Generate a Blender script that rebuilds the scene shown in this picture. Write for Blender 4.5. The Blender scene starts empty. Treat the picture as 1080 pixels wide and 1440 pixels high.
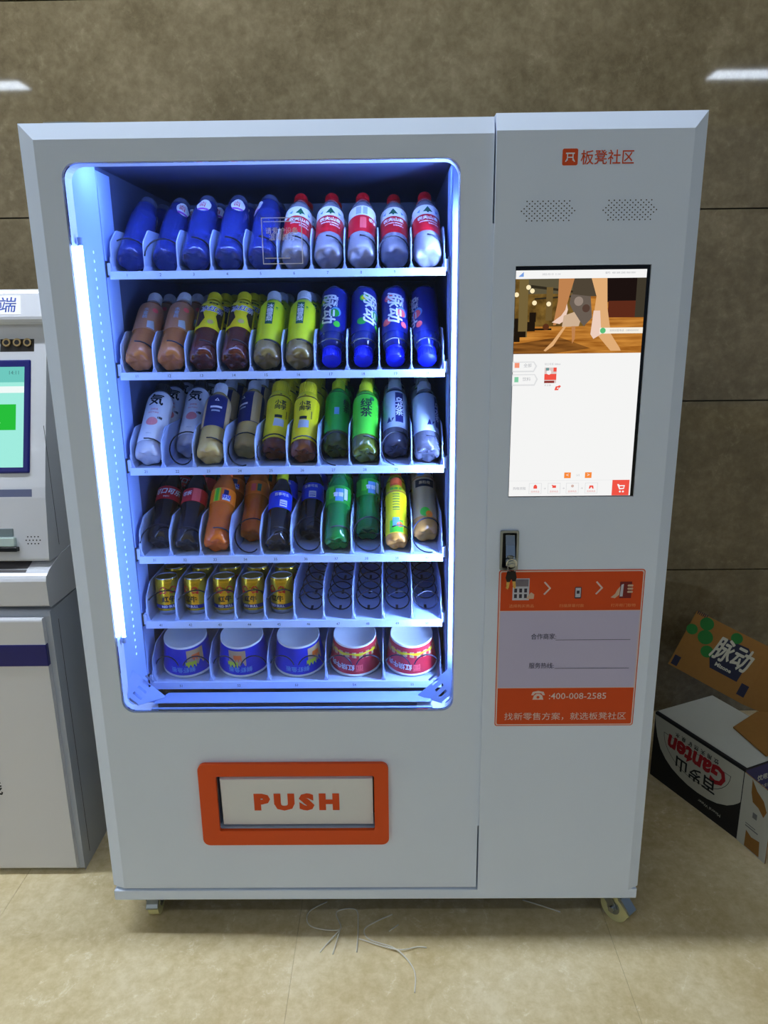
import bpy, bmesh, math, random
from mathutils import Matrix, Vector
random.seed(7)
PI = math.pi
S = bpy.context.scene
C = S.collection

# ------------------------------------------------------------------ camera, world, exposure
cam = bpy.data.cameras.new('camera')
cam_o = bpy.data.objects.new('camera', cam)
C.objects.link(cam_o)
cam_o.location = (0.6475, -1.472, 1.452)
cam_o.rotation_euler = (math.radians(74.98), math.radians(0.66), math.radians(0.43))
cam.sensor_fit = 'VERTICAL'
cam.sensor_height = 36.0
cam.lens = 36.0 * 1040.0 / 1440.0
cam.clip_start = 0.02
S.camera = cam_o

W = bpy.data.worlds.new('hall_ambience')
S.world = W
W.use_nodes = True
bg = W.node_tree.nodes['Background']
bg.inputs['Color'].default_value = (0.58, 0.80, 1.15, 1)
bg.inputs['Strength'].default_value = 0.19

S.view_settings.view_transform = 'Standard'
S.view_settings.look = 'None'
S.view_settings.gamma = 1.0
S.view_settings.use_curve_mapping = False
S.view_settings.exposure = 0.0
S.cycles.max_bounces = 10
S.cycles.transparent_max_bounces = 16
S.cycles.caustics_reflective = False
S.cycles.caustics_refractive = False
S.cycles.use_denoising = True
S.cycles.sample_clamp_indirect = 4.0

LAMP_OVERHEAD = 132.0     # ceiling strip right above the vending machine's front
LAMP_LEFT = 22.0        # ceiling strips over the hall
LAMP_RIGHT = 20.0
LAMP_FILL = 13.0  # added fill strip that lifts the door fronts
LED_STRENGTH = 22.0     # cabinet light tubes
CEIL_Z = 4.0
WALL_Y = 1.02

# ------------------------------------------------------------------ materials
def lin(c):
    c = c / 255.0
    return c / 12.92 if c <= 0.04045 else ((c + 0.055) / 1.055) ** 2.4
def rgb(r, g, b):
    return (lin(r), lin(g), lin(b), 1.0)

MATS = {}
def mat(name, col=(128, 128, 128), rough=0.5, metal=0.0, trans=0.0, ior=1.45, emit=None, estr=1.0, var=0.0, vscale=40.0, bump=0.0, coat=0.0, sub=0.0):
    if name in MATS:
        return MATS[name]
    m = bpy.data.materials.new(name)
    m.use_nodes = True
    nt = m.node_tree
    p = nt.nodes['Principled BSDF']
    c = rgb(*col)
    p.inputs['Base Color'].default_value = c
    p.inputs['Roughness'].default_value = rough
    p.inputs['Metallic'].default_value = metal
    p.inputs['Transmission Weight'].default_value = trans
    p.inputs['IOR'].default_value = ior
    p.inputs['Coat Weight'].default_value = coat
    if emit is not None:
        p.inputs['Emission Color'].default_value = rgb(*emit)
        p.inputs['Emission Strength'].default_value = estr
        p.inputs['Base Color'].default_value = (0.02, 0.02, 0.02, 1)
    if var > 0 or bump > 0:
        geo = nt.nodes.new('ShaderNodeNewGeometry')
        nz = nt.nodes.new('ShaderNodeTexNoise')
        nz.inputs['Scale'].default_value = vscale
        nz.inputs['Detail'].default_value = 4
        nt.links.new(geo.outputs['Position'], nz.inputs['Vector'])
        if var > 0:
            mr = nt.nodes.new('ShaderNodeMapRange')
            mr.inputs['To Min'].default_value = 1 - var
            mr.inputs['To Max'].default_value = 1 + var
            nt.links.new(nz.outputs['Fac'], mr.inputs['Value'])
            hs = nt.nodes.new('ShaderNodeHueSaturation')
            hs.inputs['Color'].default_value = c
            nt.links.new(mr.outputs['Result'], hs.inputs['Value'])
            nt.links.new(hs.outputs['Color'], p.inputs['Base Color'])
        if bump > 0:
            b = nt.nodes.new('ShaderNodeBump')
            b.inputs['Strength'].default_value = bump
            b.inputs['Distance'].default_value = 0.002
            nt.links.new(nz.outputs['Fac'], b.inputs['Height'])
            nt.links.new(b.outputs['Normal'], p.inputs['Normal'])
    MATS[name] = m
    return m

def marble(name, dark, mid, light, vein, rough, scale, rbase=0.0, vein_amt=0.5):
    m = bpy.data.materials.new(name)
    m.use_nodes = True
    nt = m.node_tree
    N, L = nt.nodes, nt.links
    p = N['Principled BSDF']
    geo = N.new('ShaderNodeNewGeometry')
    n1 = N.new('ShaderNodeTexNoise'); n1.inputs['Scale'].default_value = scale; n1.inputs['Detail'].default_value = 8; n1.inputs['Roughness'].default_value = 0.62; n1.inputs['Distortion'].default_value = 0.15
    n2 = N.new('ShaderNodeTexNoise'); n2.inputs['Scale'].default_value = scale * 11; n2.inputs['Detail'].default_value = 9; n2.inputs['Roughness'].default_value = 0.7; n2.inputs['Distortion'].default_value = 0.2
    n3 = N.new('ShaderNodeTexNoise'); n3.inputs['Scale'].default_value = scale * 1.7; n3.inputs['Detail'].default_value = 9; n3.inputs['Roughness'].default_value = 0.6; n3.inputs['Distortion'].default_value = 0.5
    for n in (n1, n2, n3):
        L.new(geo.outputs['Position'], n.inputs['Vector'])
    mixf = N.new('ShaderNodeMath'); mixf.operation = 'MULTIPLY_ADD'; mixf.inputs[1].default_value = 0.48
    L.new(n2.outputs['Fac'], mixf.inputs[0])
    sc = N.new('ShaderNodeMath'); sc.operation = 'MULTIPLY'; sc.inputs[1].default_value = 0.52
    L.new(n1.outputs['Fac'], sc.inputs[0]); L.new(sc.outputs[0], mixf.inputs[2])
    cr = N.new('ShaderNodeValToRGB')
    cr.color_ramp.elements[0].position = 0.38; cr.color_ramp.elements[0].color = rgb(*dark)
    cr.color_ramp.elements[1].position = 0.63; cr.color_ramp.elements[1].color = rgb(*light)
    e = cr.color_ramp.elements.new(0.5); e.color = rgb(*mid)
    L.new(mixf.outputs[0], cr.inputs['Fac'])
    # thin pale veins where a distorted noise crosses its mean
    sub = N.new('ShaderNodeMath'); sub.operation = 'SUBTRACT'; sub.inputs[1].default_value = 0.5
    L.new(n3.outputs['Fac'], sub.inputs[0])
    ab = N.new('ShaderNodeMath'); ab.operation = 'ABSOLUTE'; L.new(sub.outputs[0], ab.inputs[0])
    mr = N.new('ShaderNodeMapRange'); mr.inputs['From Min'].default_value = 0.0; mr.inputs['From Max'].default_value = 0.009
    mr.inputs['To Min'].default_value = vein_amt; mr.inputs['To Max'].default_value = 0.0
    L.new(ab.outputs[0], mr.inputs['Value'])
    gate = N.new('ShaderNodeMath'); gate.operation = 'MULTIPLY'
    gm = N.new('ShaderNodeMapRange'); gm.inputs['From Min'].default_value = 0.48; gm.inputs['From Max'].default_value = 0.62
    L.new(n2.outputs['Fac'], gm.inputs['Value'])
    L.new(mr.outputs['Result'], gate.inputs[0]); L.new(gm.outputs['Result'], gate.inputs[1])
    mx = N.new('ShaderNodeMix'); mx.data_type = 'RGBA'
    L.new(gate.outputs[0], mx.inputs['Factor']); L.new(cr.outputs['Color'], mx.inputs[6]); mx.inputs[7].default_value = rgb(*vein)
    L.new(mx.outputs[2], p.inputs['Base Color'])
    p.inputs['Roughness'].default_value = rough
    MATS[name] = m
    return m

def glass_mat(name, tint=(1, 1, 1, 1), refl=0.06):
    m = bpy.data.materials.new(name); m.use_nodes = True
    nt = m.node_tree; N, L = nt.nodes, nt.links
    N.remove(N['Principled BSDF'])
    t = N.new('ShaderNodeBsdfTransparent'); t.inputs['Color'].default_value = tint
    g = N.new('ShaderNodeBsdfGlossy'); g.inputs['Roughness'].default_value = 0.02
    lw = N.new('ShaderNodeFresnel'); lw.inputs['IOR'].default_value = 1.3
    mx = N.new('ShaderNodeMixShader')
    L.new(lw.outputs['Fac'], mx.inputs['Fac']); L.new(t.outputs[0], mx.inputs[1]); L.new(g.outputs[0], mx.inputs[2])
    L.new(mx.outputs[0], N['Material Output'].inputs['Surface'])
    MATS[name] = m
    return m

def emit_mat(name, col, strength):
    m = bpy.data.materials.new(name); m.use_nodes = True
    nt = m.node_tree
    nt.nodes.remove(nt.nodes['Principled BSDF'])
    e = nt.nodes.new('ShaderNodeEmission')
    e.inputs['Color'].default_value = col; e.inputs['Strength'].default_value = strength
    nt.links.new(e.outputs[0], nt.nodes['Material Output'].inputs['Surface'])
    MATS[name] = m
    return m

def scr(name, r, g, b, s=1.0):
    """a colour of a lit display"""
    return MATS.get(name) or emit_mat(name, rgb(r, g, b), s)

M_wall = marble('brown_marble', (104, 91, 66), (122, 108, 81), (141, 126, 97), (176, 160, 128), 0.035, 3.0, vein_amt=0.22)
M_floor = marble('beige_marble', (200, 178, 131), (217, 197, 152), (233, 216, 177), (246, 236, 208), 0.22, 3.2, vein_amt=0.6)
M_grout = mat('dark_joint', (62, 56, 42), 0.8)
M_fgrout = mat('floor_joint', (196, 178, 138), 0.7)
M_ceil = mat('ceiling_white', (205, 205, 200), 0.9)
M_panel = mat('grey_white_panel_paint', (222, 233, 250), 0.34, var=0.02, vscale=3, bump=0.04)
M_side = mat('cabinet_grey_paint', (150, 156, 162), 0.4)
M_dark = mat('dark_gap', (14, 15, 18), 0.6)
M_liner = mat('liner_led_blue', (146, 176, 236), 0.6)  # white liner with the LED blue put into its colour
M_inner = mat('inner_steel', (70, 82, 120), 0.45)  # LED blue tinted into the steel as well
M_tray = mat('tray_led_blue', (190, 212, 250), 0.4)  # white tray, blue of the LED light mixed into the colour
M_divider = mat('divider_plastic', (178, 198, 240), 0.4)  # plastic colour also carries the LED blue
M_coil = mat('coil_black', (10, 12, 30), 0.35)
M_orange = mat('orange_plastic', (222, 76, 0), 0.42)
M_orange_print = mat('orange_print', (214, 72, 6), 0.6)
M_white_print = mat('white_print', (235, 235, 240), 0.6)
M_sticker = mat('sticker_lilac_white', (192, 186, 216), 0.55)
M_black_print = mat('black_print', (20, 20, 26), 0.6)
M_navy_print = mat('navy_print', (24, 28, 60), 0.6)
M_chrome = mat('chrome', (190, 195, 200), 0.16, metal=1.0)
M_brass = mat('brass', (225, 185, 110), 0.25, metal=1.0)
M_zinc = mat('zinc_steel', (170, 176, 176), 0.3, metal=1.0)
M_blackplastic = mat('black_plastic', (14, 14, 16), 0.35)
M_flap = mat('flap_white', (222, 224, 226), 0.25)
M_glass = glass_mat('window_glass')
LEDC = (0.27, 0.44, 1.0, 1)
M_led = emit_mat('led_tube', LEDC, LED_STRENGTH)
M_led2 = emit_mat('led_tube_bright', LEDC, LED_STRENGTH * 17.0)
M_led_fill = emit_mat('led_fill_top', LEDC, LED_STRENGTH * 5.0)
M_ledrefl = emit_mat('led_reflection', (0.45, 0.75, 1.0, 1), 1.6)

# ------------------------------------------------------------------ mesh building
class MB:
    def __init__(self):
        self.v = []; self.f = []; self.mi = []; self.sm = []; self.mats = []
    def slot(self, m):
        if m not in self.mats:
            self.mats.append(m)
        return self.mats.index(m)
    def add(self, verts, faces, m, smooth=False):
        o = len(self.v); s = self.slot(m)
        self.v += [tuple(p) for p in verts]
        for f in faces:
            self.f.append([o + i for i in f]); self.mi.append(s); self.sm.append(smooth)
        return self
    def box(self, x0, x1, y0, y1, z0, z1, m):
        v = [(x0, y0, z0), (x1, y0, z0), (x1, y1, z0), (x0, y1, z0), (x0, y0, z1), (x1, y0, z1), (x1, y1, z1), (x0, y1, z1)]
        return self.add(v, [(0, 3, 2, 1), (4, 5, 6, 7), (0, 1, 5, 4), (1, 2, 6, 5), (2, 3, 7, 6), (3, 0, 4, 7)], m)
    def prism_x(self, prof, x0, x1, m, smooth=False):
        """profile of (y, z) points, counter-clockwise seen from +x, swept along x"""
        n = len(prof)
        v = [(x0, a, b) for a, b in prof] + [(x1, a, b) for a, b in prof]
        f = [list(range(n))[::-1], list(range(n, 2 * n))]
        self.add(v, f, m)
        o = [(i, (i + 1) % n, n + (i + 1) % n, n + i) for i in range(n)]
        return self.add(v, o, m, smooth)
    def lathe(self, prof, m, seg=24, petal=0.0, smooth=True, cx=0, cy=0, cz=0):
        v = []; f = []
        n = len(prof)
        for (r, z) in prof:
            for k in range(seg):
                a = 2 * PI * k / seg
                zz = z
                if petal and z < 0.012 and r > 0.012:
                    zz = z + petal * (0.5 + 0.5 * math.cos(5 * a)) * (1 - z / 0.012)
                v.append((cx + r * math.cos(a), cy + r * math.sin(a), cz + zz))
        for i in range(n - 1):
            for k in range(seg):
                k2 = (k + 1) % seg
                f.append((i * seg + k, i * seg + k2, (i + 1) * seg + k2, (i + 1) * seg + k))
        self.add(v, f, m, smooth)
        if prof[0][0] > 1e-5:
            self.add(v[:seg], [list(range(seg))[::-1]], m)
        if prof[-1][0] > 1e-5:
            self.add(v[-seg:], [list(range(seg))], m)
        return self
    def tube(self, pts, r, m, seg=6, cap=True):
        pts = [Vector(p) for p in pts]
        n = len(pts); v = []; f = []
        up = Vector((0.12, 0.31, 0.94))
        for i, p in enumerate(pts):
            t = (pts[min(i + 1, n - 1)] - pts[max(i - 1, 0)]).normalized()
            a = t.cross(up)
            if a.length < 1e-3:
                a = t.cross(Vector((1, 0, 0)))
            a.normalize(); b = t.cross(a)
            for k in range(seg):
                w = 2 * PI * k / seg
                v.append(p + a * math.cos(w) * r + b * math.sin(w) * r)
        for i in range(n - 1):
            for k in range(seg):
                k2 = (k + 1) % seg
                f.append((i * seg + k, i * seg + k2, (i + 1) * seg + k2, (i + 1) * seg + k))
        if cap:
            f.append(tuple(range(seg))[::-1]); f.append(tuple(range((n - 1) * seg, n * seg)))
        return self.add(v, f, m, True)
    def cyl(self, p0, p1, r, m, seg=16, r1=None):
        p0, p1 = Vector(p0), Vector(p1)
        t = (p1 - p0).normalized()
        a = t.cross(Vector((0.3, 0.2, 0.93))).normalized(); b = t.cross(a)
        r1 = r if r1 is None else r1
        v = []
        for p, rr in ((p0, r), (p1, r1)):
            for k in range(seg):
                w = 2 * PI * k / seg
                v.append(p + a * math.cos(w) * rr + b * math.sin(w) * rr)
        self.add(v, [(k, (k + 1) % seg, seg + (k + 1) % seg, seg + k) for k in range(seg)], m, True)
        self.add(v[:seg], [tuple(range(seg))[::-1]], m)
        return self.add(v[seg:], [tuple(range(seg))], m)
    def quad(self, a, b, c, d, m):
        return self.add([a, b, c, d], [(0, 1, 2, 3)], m)
    def mesh(self, name):
        me = bpy.data.meshes.new(name)
        me.from_pydata(self.v, [], self.f)
        for m in self.mats:
            me.materials.append(m)
        me.polygons.foreach_set('material_index', self.mi)
        me.polygons.foreach_set('use_smooth', self.sm)
        bm = bmesh.new(); bm.from_mesh(me)
        bmesh.ops.recalc_face_normals(bm, faces=bm.faces)
        bm.to_mesh(me); bm.free()
        me.update()
        return me

WM = {}
def link(name, me, parent=None, loc=None, bevel=0.0, subsurf=0):
    o = bpy.data.objects.new(name, me)
    C.objects.link(o)
    if loc is not None:
        o.location = loc
    if parent is not None:
        o.parent = parent
        if parent in WM:
            o.matrix_parent_inverse = WM[parent].inverted()
    if bevel > 0:
        b = o.modifiers.new('edge', 'BEVEL'); b.width = bevel; b.segments = 3; b.limit_method = 'ANGLE'; b.angle_limit = math.radians(40)
    return o
def obj(name, mb, parent=None, bevel=0.0):
    return link(name, mb.mesh(name), parent, None, bevel)
def empty(name, loc=(0, 0, 0), label=None, cat=None, group=None, M=None):
    o = bpy.data.objects.new(name, None)
    o.empty_display_size = 0.05
    C.objects.link(o)
    if M is not None:
        o.matrix_basis = M
    else:
        o.location = loc
        WM[o] = Matrix.Translation(loc)
    tag(o, label, cat, group)
    return o
def tag(o, label=None, cat=None, group=None, kind=None):
    if label: o['label'] = label
    if cat: o['category'] = cat
    if group: o['group'] = group
    if kind: o['kind'] = kind
    return o

def rounded(x0, x1, z0, z1, r, n=6):
    pts = []
    for cx, cz, a0 in ((x1 - r, z1 - r, 0), (x0 + r, z1 - r, 90), (x0 + r, z0 + r, 180), (x1 - r, z0 + r, 270)):
        for k in range(n + 1):
            a = math.radians(a0 + 90 * k / n)
            pts.append((cx + r * math.cos(a), cz + r * math.sin(a)))
    return pts
def _flat(curve):
    o = bpy.data.objects.new('tmp', curve)
    me = bpy.data.meshes.new_from_object(o)
    vs = [tuple(v.co) for v in me.vertices]; fs = [tuple(p.vertices) for p in me.polygons]
    bpy.data.objects.remove(o); bpy.data.meshes.remove(me); bpy.data.curves.remove(curve)
    return vs, fs
def fill(loops):
    cu = bpy.data.curves.new('tmp', 'CURVE'); cu.dimensions = '2D'; cu.fill_mode = 'BOTH'
    for lp in loops:
        s = cu.splines.new('POLY'); s.points.add(len(lp) - 1)
        for i, p in enumerate(lp):
            s.points[i].co = (p[0], p[1], 0, 1)
        s.use_cyclic_u = True
    return _flat(cu)
def plate(mb, loops, y0, y1, m):
    """a plate in the xz plane with holes, from y0 (front) to y1"""
    vs, fs = fill(loops)
    mb.add([(v[0], y0, v[1]) for v in vs], fs, m)
    mb.add([(v[0], y1, v[1]) for v in vs], [f[::-1] for f in fs], m)
    for lp in loops:
        n = len(lp)
        v = [(p[0], y0, p[1]) for p in lp] + [(p[0], y1, p[1]) for p in lp]
        mb.add(v, [(i, (i + 1) % n, n + (i + 1) % n, n + i) for i in range(n)], m)
    return mb
TXT = {}
def text_geo(body, size, bold=0.0, align='CENTER', shear=0.0, space=1.0, line=1.0):
    k = (body, size, bold, align, shear, space, line)
    if k not in TXT:
        cu = bpy.data.curves.new('tmp', 'FONT')
        cjk = any(ord(ch) > 0x2e80 for ch in body)
        cu.body = body; cu.size = size; cu.offset = 0.0 if cjk else bold; cu.align_x = align; cu.align_y = 'CENTER'
        cu.resolution_u = 2; cu.shear = shear; cu.space_character = space; cu.space_line = line
        vs, fs = _flat(cu)
        if cjk and bold > 0:        # heavier strokes: the glyphs overlaid with small shifts
            n_ = len(vs); v2 = []; f2 = []
            for q, (dx, dy) in enumerate(((-bold, 0), (bold, 0), (0, bold), (0, -bold))):
                v2 += [(v[0] + dx, v[1] + dy, q * 2e-5) for v in vs]; f2 += [tuple(i_ + q * n_ for i_ in f) for f in fs]
            vs, fs = v2, f2
        TXT[k] = (vs, fs)
    return TXT[k]
def lettering(mb, body, size, org, xd, yd, m, bold=0.0, align='CENTER', shear=0.0, space=1.0, line=1.0, sx=1.0, sy=1.0):
    vs, fs = text_geo(body, size, bold, align, shear, space, line)
    org, xd, yd = Vector(org), Vector(xd), Vector(yd)
    nn = xd.cross(yd)
    mb.add([org + xd * v[0] * sx + yd * v[1] * sy + nn * v[2] for v in vs], fs, m)
    return mb
def fitted(mb, body, width, height, org, xd, yd, m, bold=0.0, shear=0.0, space=1.0, align=0.5):
    """lettering scaled to an exact width and height, its middle (or the share align of its width) at org"""
    vs, fs = text_geo(body, 0.05, bold, 'CENTER', shear, space)
    x0, x1 = min(v[0] for v in vs), max(v[0] for v in vs); z0, z1 = min(v[1] for v in vs), max(v[1] for v in vs)
    sx = width / (x1 - x0); sy = sx if height is None else height / (z1 - z0)
    org, xd, yd = Vector(org), Vector(xd), Vector(yd)
    nn = xd.cross(yd)
    mb.add([org + xd * (v[0] - x0 - align * (x1 - x0)) * sx + yd * (v[1] - (z0 + z1) / 2) * sy + nn * v[2] for v in vs], fs, m)
    return mb
XD, ZD = (1, 0, 0), (0, 0, 1)
def poly(mb, pts, y, m):
    vs, fs = fill([pts])
    return mb.add([(v[0], y, v[1]) for v in vs], fs, m)
def rect(x0, x1, z0, z1):
    return [(x0, z0), (x1, z0), (x1, z1), (x0, z1)]
def disc(cx, cz, r, n=20, rz=None):
    rz = r if rz is None else rz
    return [(cx + r * math.cos(2 * PI * k / n), cz + rz * math.sin(2 * PI * k / n)) for k in range(n)]

# ------------------------------------------------------------------ the setting
fl = MB(); fl.box(-7.2, 8.2, -8.2, WALL_Y + 0.1, -0.06, -0.0015, M_fgrout)
floor = tag(obj('floor', fl), kind='structure')
TS = 0.755
tile_me = MB().box(0.0005, TS - 0.0005, 0.0005, TS - 0.0005, -0.0015, 0.0, M_floor).mesh('tile')
for i in range(-5, 6):
    for j in range(-7, 2):
        x, y = 0.41 + TS * i, -0.38 + TS * j
        if y + TS > WALL_Y + 0.1:
            t = MB().box(0.0005, TS - 0.0005, 0.0005, WALL_Y - y, -0.0015, 0.0, M_floor).mesh('tile')
            link('tile', t, floor, (x, y, 0))
        else:
            link('tile', tile_me, floor, (x, y, 0))
wl = MB(); wl.box(-3.2, 4.2, WALL_Y + 0.011, WALL_Y + 0.12, 0.0, CEIL_Z, M_grout)
wall = tag(obj('wall_back', wl), kind='structure')
rows = [0.0, 0.561, 1.158, 1.757, 2.357, 2.957, 3.557, CEIL_Z]
for a, b in zip(rows[:-1], rows[1:]):
    for x0, x1 in ((-3.2, -0.95), (-0.95, 2.05), (2.05, 4.2)):
        s = MB().box(x0 + 0.001, x1 - 0.001, WALL_Y, WALL_Y + 0.012, a + 0.0022, b - 0.0022, M_wall)
        obj('slab', s, wall)
ce = MB(); ce.box(-7.2, 8.2, -8.2, WALL_Y + 0.1, CEIL_Z, CEIL_Z + 0.05, M_ceil)
tag(obj('ceiling', ce), kind='structure')

def strip_lamp(x0, x1, y0, y1, strength, label, name):
    r = empty('ceiling_light', ((x0 + x1) / 2, (y0 + y1) / 2, CEIL_Z - 0.004), label, 'ceiling light', 'strip lights in the ceiling')
    f = MB()
    f.box(x0 - 0.012, x0, y0 - 0.012, y1 + 0.012, CEIL_Z - 0.012, CEIL_Z, M_ceil).box(x1, x1 + 0.012, y0 - 0.012, y1 + 0.012, CEIL_Z - 0.012, CEIL_Z, M_ceil)
    f.box(x0, x1, y0 - 0.012, y0, CEIL_Z - 0.012, CEIL_Z, M_ceil).box(x0, x1, y1, y1 + 0.012, CEIL_Z - 0.012, CEIL_Z, M_ceil)
    obj('frame', f, r)
    d = MB(); d.box(x0, x1, y0, y1, CEIL_Z - 0.006, CEIL_Z - 0.001, emit_mat(name, (0.80, 0.91, 1.06, 1), strength))
    obj('diffuser', d, r)
strip_lamp(-3.4, 1.05, 0.011, 0.090, LAMP_OVERHEAD, 'long thin ceiling strip light directly above the vending machine', 'lamp_overhead')
strip_lamp(-6.4, -3.45, -5.95, -5.62, LAMP_LEFT, 'ceiling strip light far back in the hall on the kiosk side', 'lamp_hall_left')
strip_lamp(4.27, 7.2, -5.95, -5.62, LAMP_RIGHT, 'ceiling strip light far back in the hall on the cartons side', 'lamp_hall_right')
strip_lamp(-2.4, 2.4, -2.90, -2.78, LAMP_FILL, 'added strip light brightening the vending machine doors', 'lamp_door_fill')  # fill light added to brighten the machine's front

# ------------------------------------------------------------------ vending machine shell
VM = empty('vending_machine', (0.6, 0.42, 0), 'large grey-white vending machine with blue-lit window and touch screen', 'vending machine')
DX = 0.8405
b = MB()
b.box(-0.03, -0.005, 0.052, 0.83, 0.125, 1.795, M_side)
b.box(1.205, 1.23, 0.052, 0.83, 0.125, 1.795, M_side)
b.box(-0.005, 1.205, 0.052, 0.83, 1.772, 1.795, M_side)
b.box(-0.005, 1.205, 0.80, 0.83, 0.125, 1.772, M_side)
b.box(0.815, 0.84, 0.052, 0.80, 0.125, 1.772, M_side)
obj('body', b, VM)
b = MB(); b.box(-0.027, 1.224, 0.001, 0.83, 0.095, 0.1215, M_panel)
obj('base_rail', b, VM, 0.002)
b = MB(); b.box(-0.024, 1.224, 0.016, 0.826, 0.0915, 0.0949, M_dark)  # added dark plate that cuts bounced light under the machine
obj('under_shade_plate', b, VM)
b = MB(); b.box(-0.02, 1.22, 0.03, 0.05, 0.1215, 0.132, M_dark)  # dark strip painted as the shade in the gap below the door
obj('base_gap_shade', b, VM)
# inner compartment
b = MB()
b.box(0.035, 0.060, 0.125, 0.70, 0.53, 1.745, M_inner)
b.box(0.775, 0.800, 0.11, 0.70, 0.53, 1.745, M_inner)
b.box(0.035, 0.800, 0.70, 0.72, 0.53, 1.765, M_inner)
b.box(0.035, 0.800, 0.11, 0.70, 1.745, 1.765, M_inner)
b.box(0.035, 0.800, 0.11, 0.70, 0.51, 0.53, M_inner)
obj('inner_cabinet', b, VM)
for xa, xb in ((0.0560, 0.0625), (0.7720, 0.7790)):   # uprights that carry the trays
    b = MB(); b.box(xa, xb, 0.128, 0.20, 0.55, 1.735, M_liner)
    obj('tray_upright', b, VM)

WX0, WX1, WZ0, WZ1 = 0.045, 0.780, 0.599, 1.7265
win = rounded(WX0, WX1, WZ0, WZ1, 0.028, 8)
hatch = rounded(0.236, 0.606, 0.290, 0.446, 0.004, 2)
d = MB()
plate(d, [rect(0, DX, 0.13, 1.765), win, hatch], 0.0, 0.045, M_panel)
A, B_, Cc = (0, 0, 0.13), (0, 0, 1.765), (DX, 0, 1.765)
A1, B1, C1 = (-0.03, 0.012, 0.13), (-0.03, 0.012, 1.795), (DX, 0.012, 1.795)
A2, B2, C2 = (-0.03, 0.05, 0.13), (-0.03, 0.05, 1.795), (DX, 0.05, 1.795)
d.quad(A, A1, B1, B_, M_panel); d.quad(B_, B1, C1, Cc, M_panel)
d.quad(A1, A2, B2, B1, M_panel); d.quad(B1, B2, C2, C1, M_panel)
d.quad(A, (0, 0.05, 0.13), A2, A1, M_panel); d.quad(Cc, C1, C2, (DX, 0.05, 1.765), M_panel)
obj('main_door', d, VM)

# window liner (deep frame inside the opening)
l = MB()
lw = rounded(WX0 - 0.0005, WX1 + 0.0005, WZ0 - 0.0005, WZ1 + 0.0005, 0.028, 8)
n = len(lw)
l.add([(p[0], 0.002, p[1]) for p in lw] + [(p[0], 0.045, p[1]) for p in lw], [(i, (i + 1) % n, n + (i + 1) % n, n + i) for i in range(n)], M_liner, True)
l.quad((0.045, 0.045, 0.59), (0.062, 0.124, 0.56), (0.062, 0.124, 1.742), (0.045, 0.045, 1.73), M_liner)
l.quad((0.045, 0.045, 1.7285), (0.78, 0.045, 1.7285), (0.78, 0.115, 1.7475), (0.045, 0.115, 1.7475), M_liner)
l.quad((0.045, 0.045, 0.60), (0.78, 0.045, 0.60), (0.775, 0.125, 0.565), (0.06, 0.125, 0.565), M_liner)
obj('window_liner', l, VM)
g = MB(); plate(g, [rounded(WX0 + 0.001, WX1 - 0.001, WZ0 + 0.001, WZ1 - 0.001, 0.028, 8)], 0.006, 0.010, M_glass)
tag(obj('window_glass', g, VM), 'clear glass pane')
# light tubes, the top one added as fill
t = MB(); t.cyl((0.0535, 0.032, 0.768), (0.0535, 0.032, 1.585), 0.0036, M_led, 12)
t2 = obj('light_tube', t, VM); tag(t2, 'glowing white light tube')
for za, zb in ((0.755, 0.768), (1.585, 1.60)):
    t = MB(); t.cyl((0.0535, 0.032, za), (0.0535, 0.032, zb), 0.0056, M_liner, 12)
    obj('tube_holder', t, t2)
t = MB(); t.cyl((0.797, 0.075, 0.66), (0.797, 0.075, 1.66), 0.0046, M_led2, 12)
obj('light_tube', t, VM)
t = MB(); t.cyl((0.07, 0.078, 1.7375), (0.76, 0.078, 1.7375), 0.0040, M_led_fill, 12)  # hidden tube added along the top to brighten the shelves
obj('light_tube', t, VM)
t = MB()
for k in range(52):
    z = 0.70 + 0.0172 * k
    t.add([(0.0557, 0.088 + 0.0035 * math.sin(a * PI / 4), z + 0.0035 * math.cos(a * PI / 4)) for a in range(8)], [tuple(range(8))], M_ledrefl)
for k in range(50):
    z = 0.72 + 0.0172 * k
    t.add([(0.7785, 0.032 + 0.003 * math.sin(a * PI / 4), z + 0.003 * math.cos(a * PI / 4)) for a in range(8)], [tuple(range(8))], M_ledrefl)
tag(obj('led_reflections', t, VM), kind='stuff')  # glowing dots painted as LED reflections on the jambs
# corner gussets with vent slots, and the sill shelf
def gusset(sx, x0):
    gm = MB()
    y = 0.05
    pts = [(x0, 0.60), (x0, 0.672), (x0 + sx * 0.075, 0.600)]
    loops = [pts if sx > 0 else pts[::-1]]
    for k in range(5):
        cx, cz = x0 + sx * (0.012 + 0.0072 * k), 0.608 + 0.0095 * k
        dx, dz = sx * 0.0085, -0.0085
        w = 0.0016
        loops.append([(cx - dx - sx * w, cz - dz - w), (cx + dx - sx * w, cz + dz - w), (cx + dx + sx * w, cz + dz + w), (cx - dx + sx * w, cz - dz + w)])
    vs, fs = fill(loops)
    # leans back into the corner
    def P(v, o):
        h = min(1, max(0, ((v[0] - x0) * sx + (v[1] - 0.60)) / 0.075))
        return (v[0], 0.018 + 0.05 * h + o, v[1])
    gm.add([P(v, 0) for v in vs], fs, M_liner)
    gm.add([P(v, 0.0015) for v in vs], [f[::-1] for f in fs], M_liner)
    obj('corner_gusset', gm, VM)
gusset(1, WX0 + 0.001); gusset(-1, WX1 - 0.001)
s = MB(); s.box(0.118, 0.700, 0.0195, 0.0225, 0.6005, 0.6085, M_blackplastic)
obj('sill_slot', s, VM)
s = MB(); s.quad((0.105, 0.024, 0.6085), (0.735, 0.024, 0.6085), (0.728, 0.118, 0.5835), (0.112, 0.118, 0.5835), M_liner)
s.box(0.105, 0.735, 0.012, 0.0185, 0.5995, 0.6015, M_liner)
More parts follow.
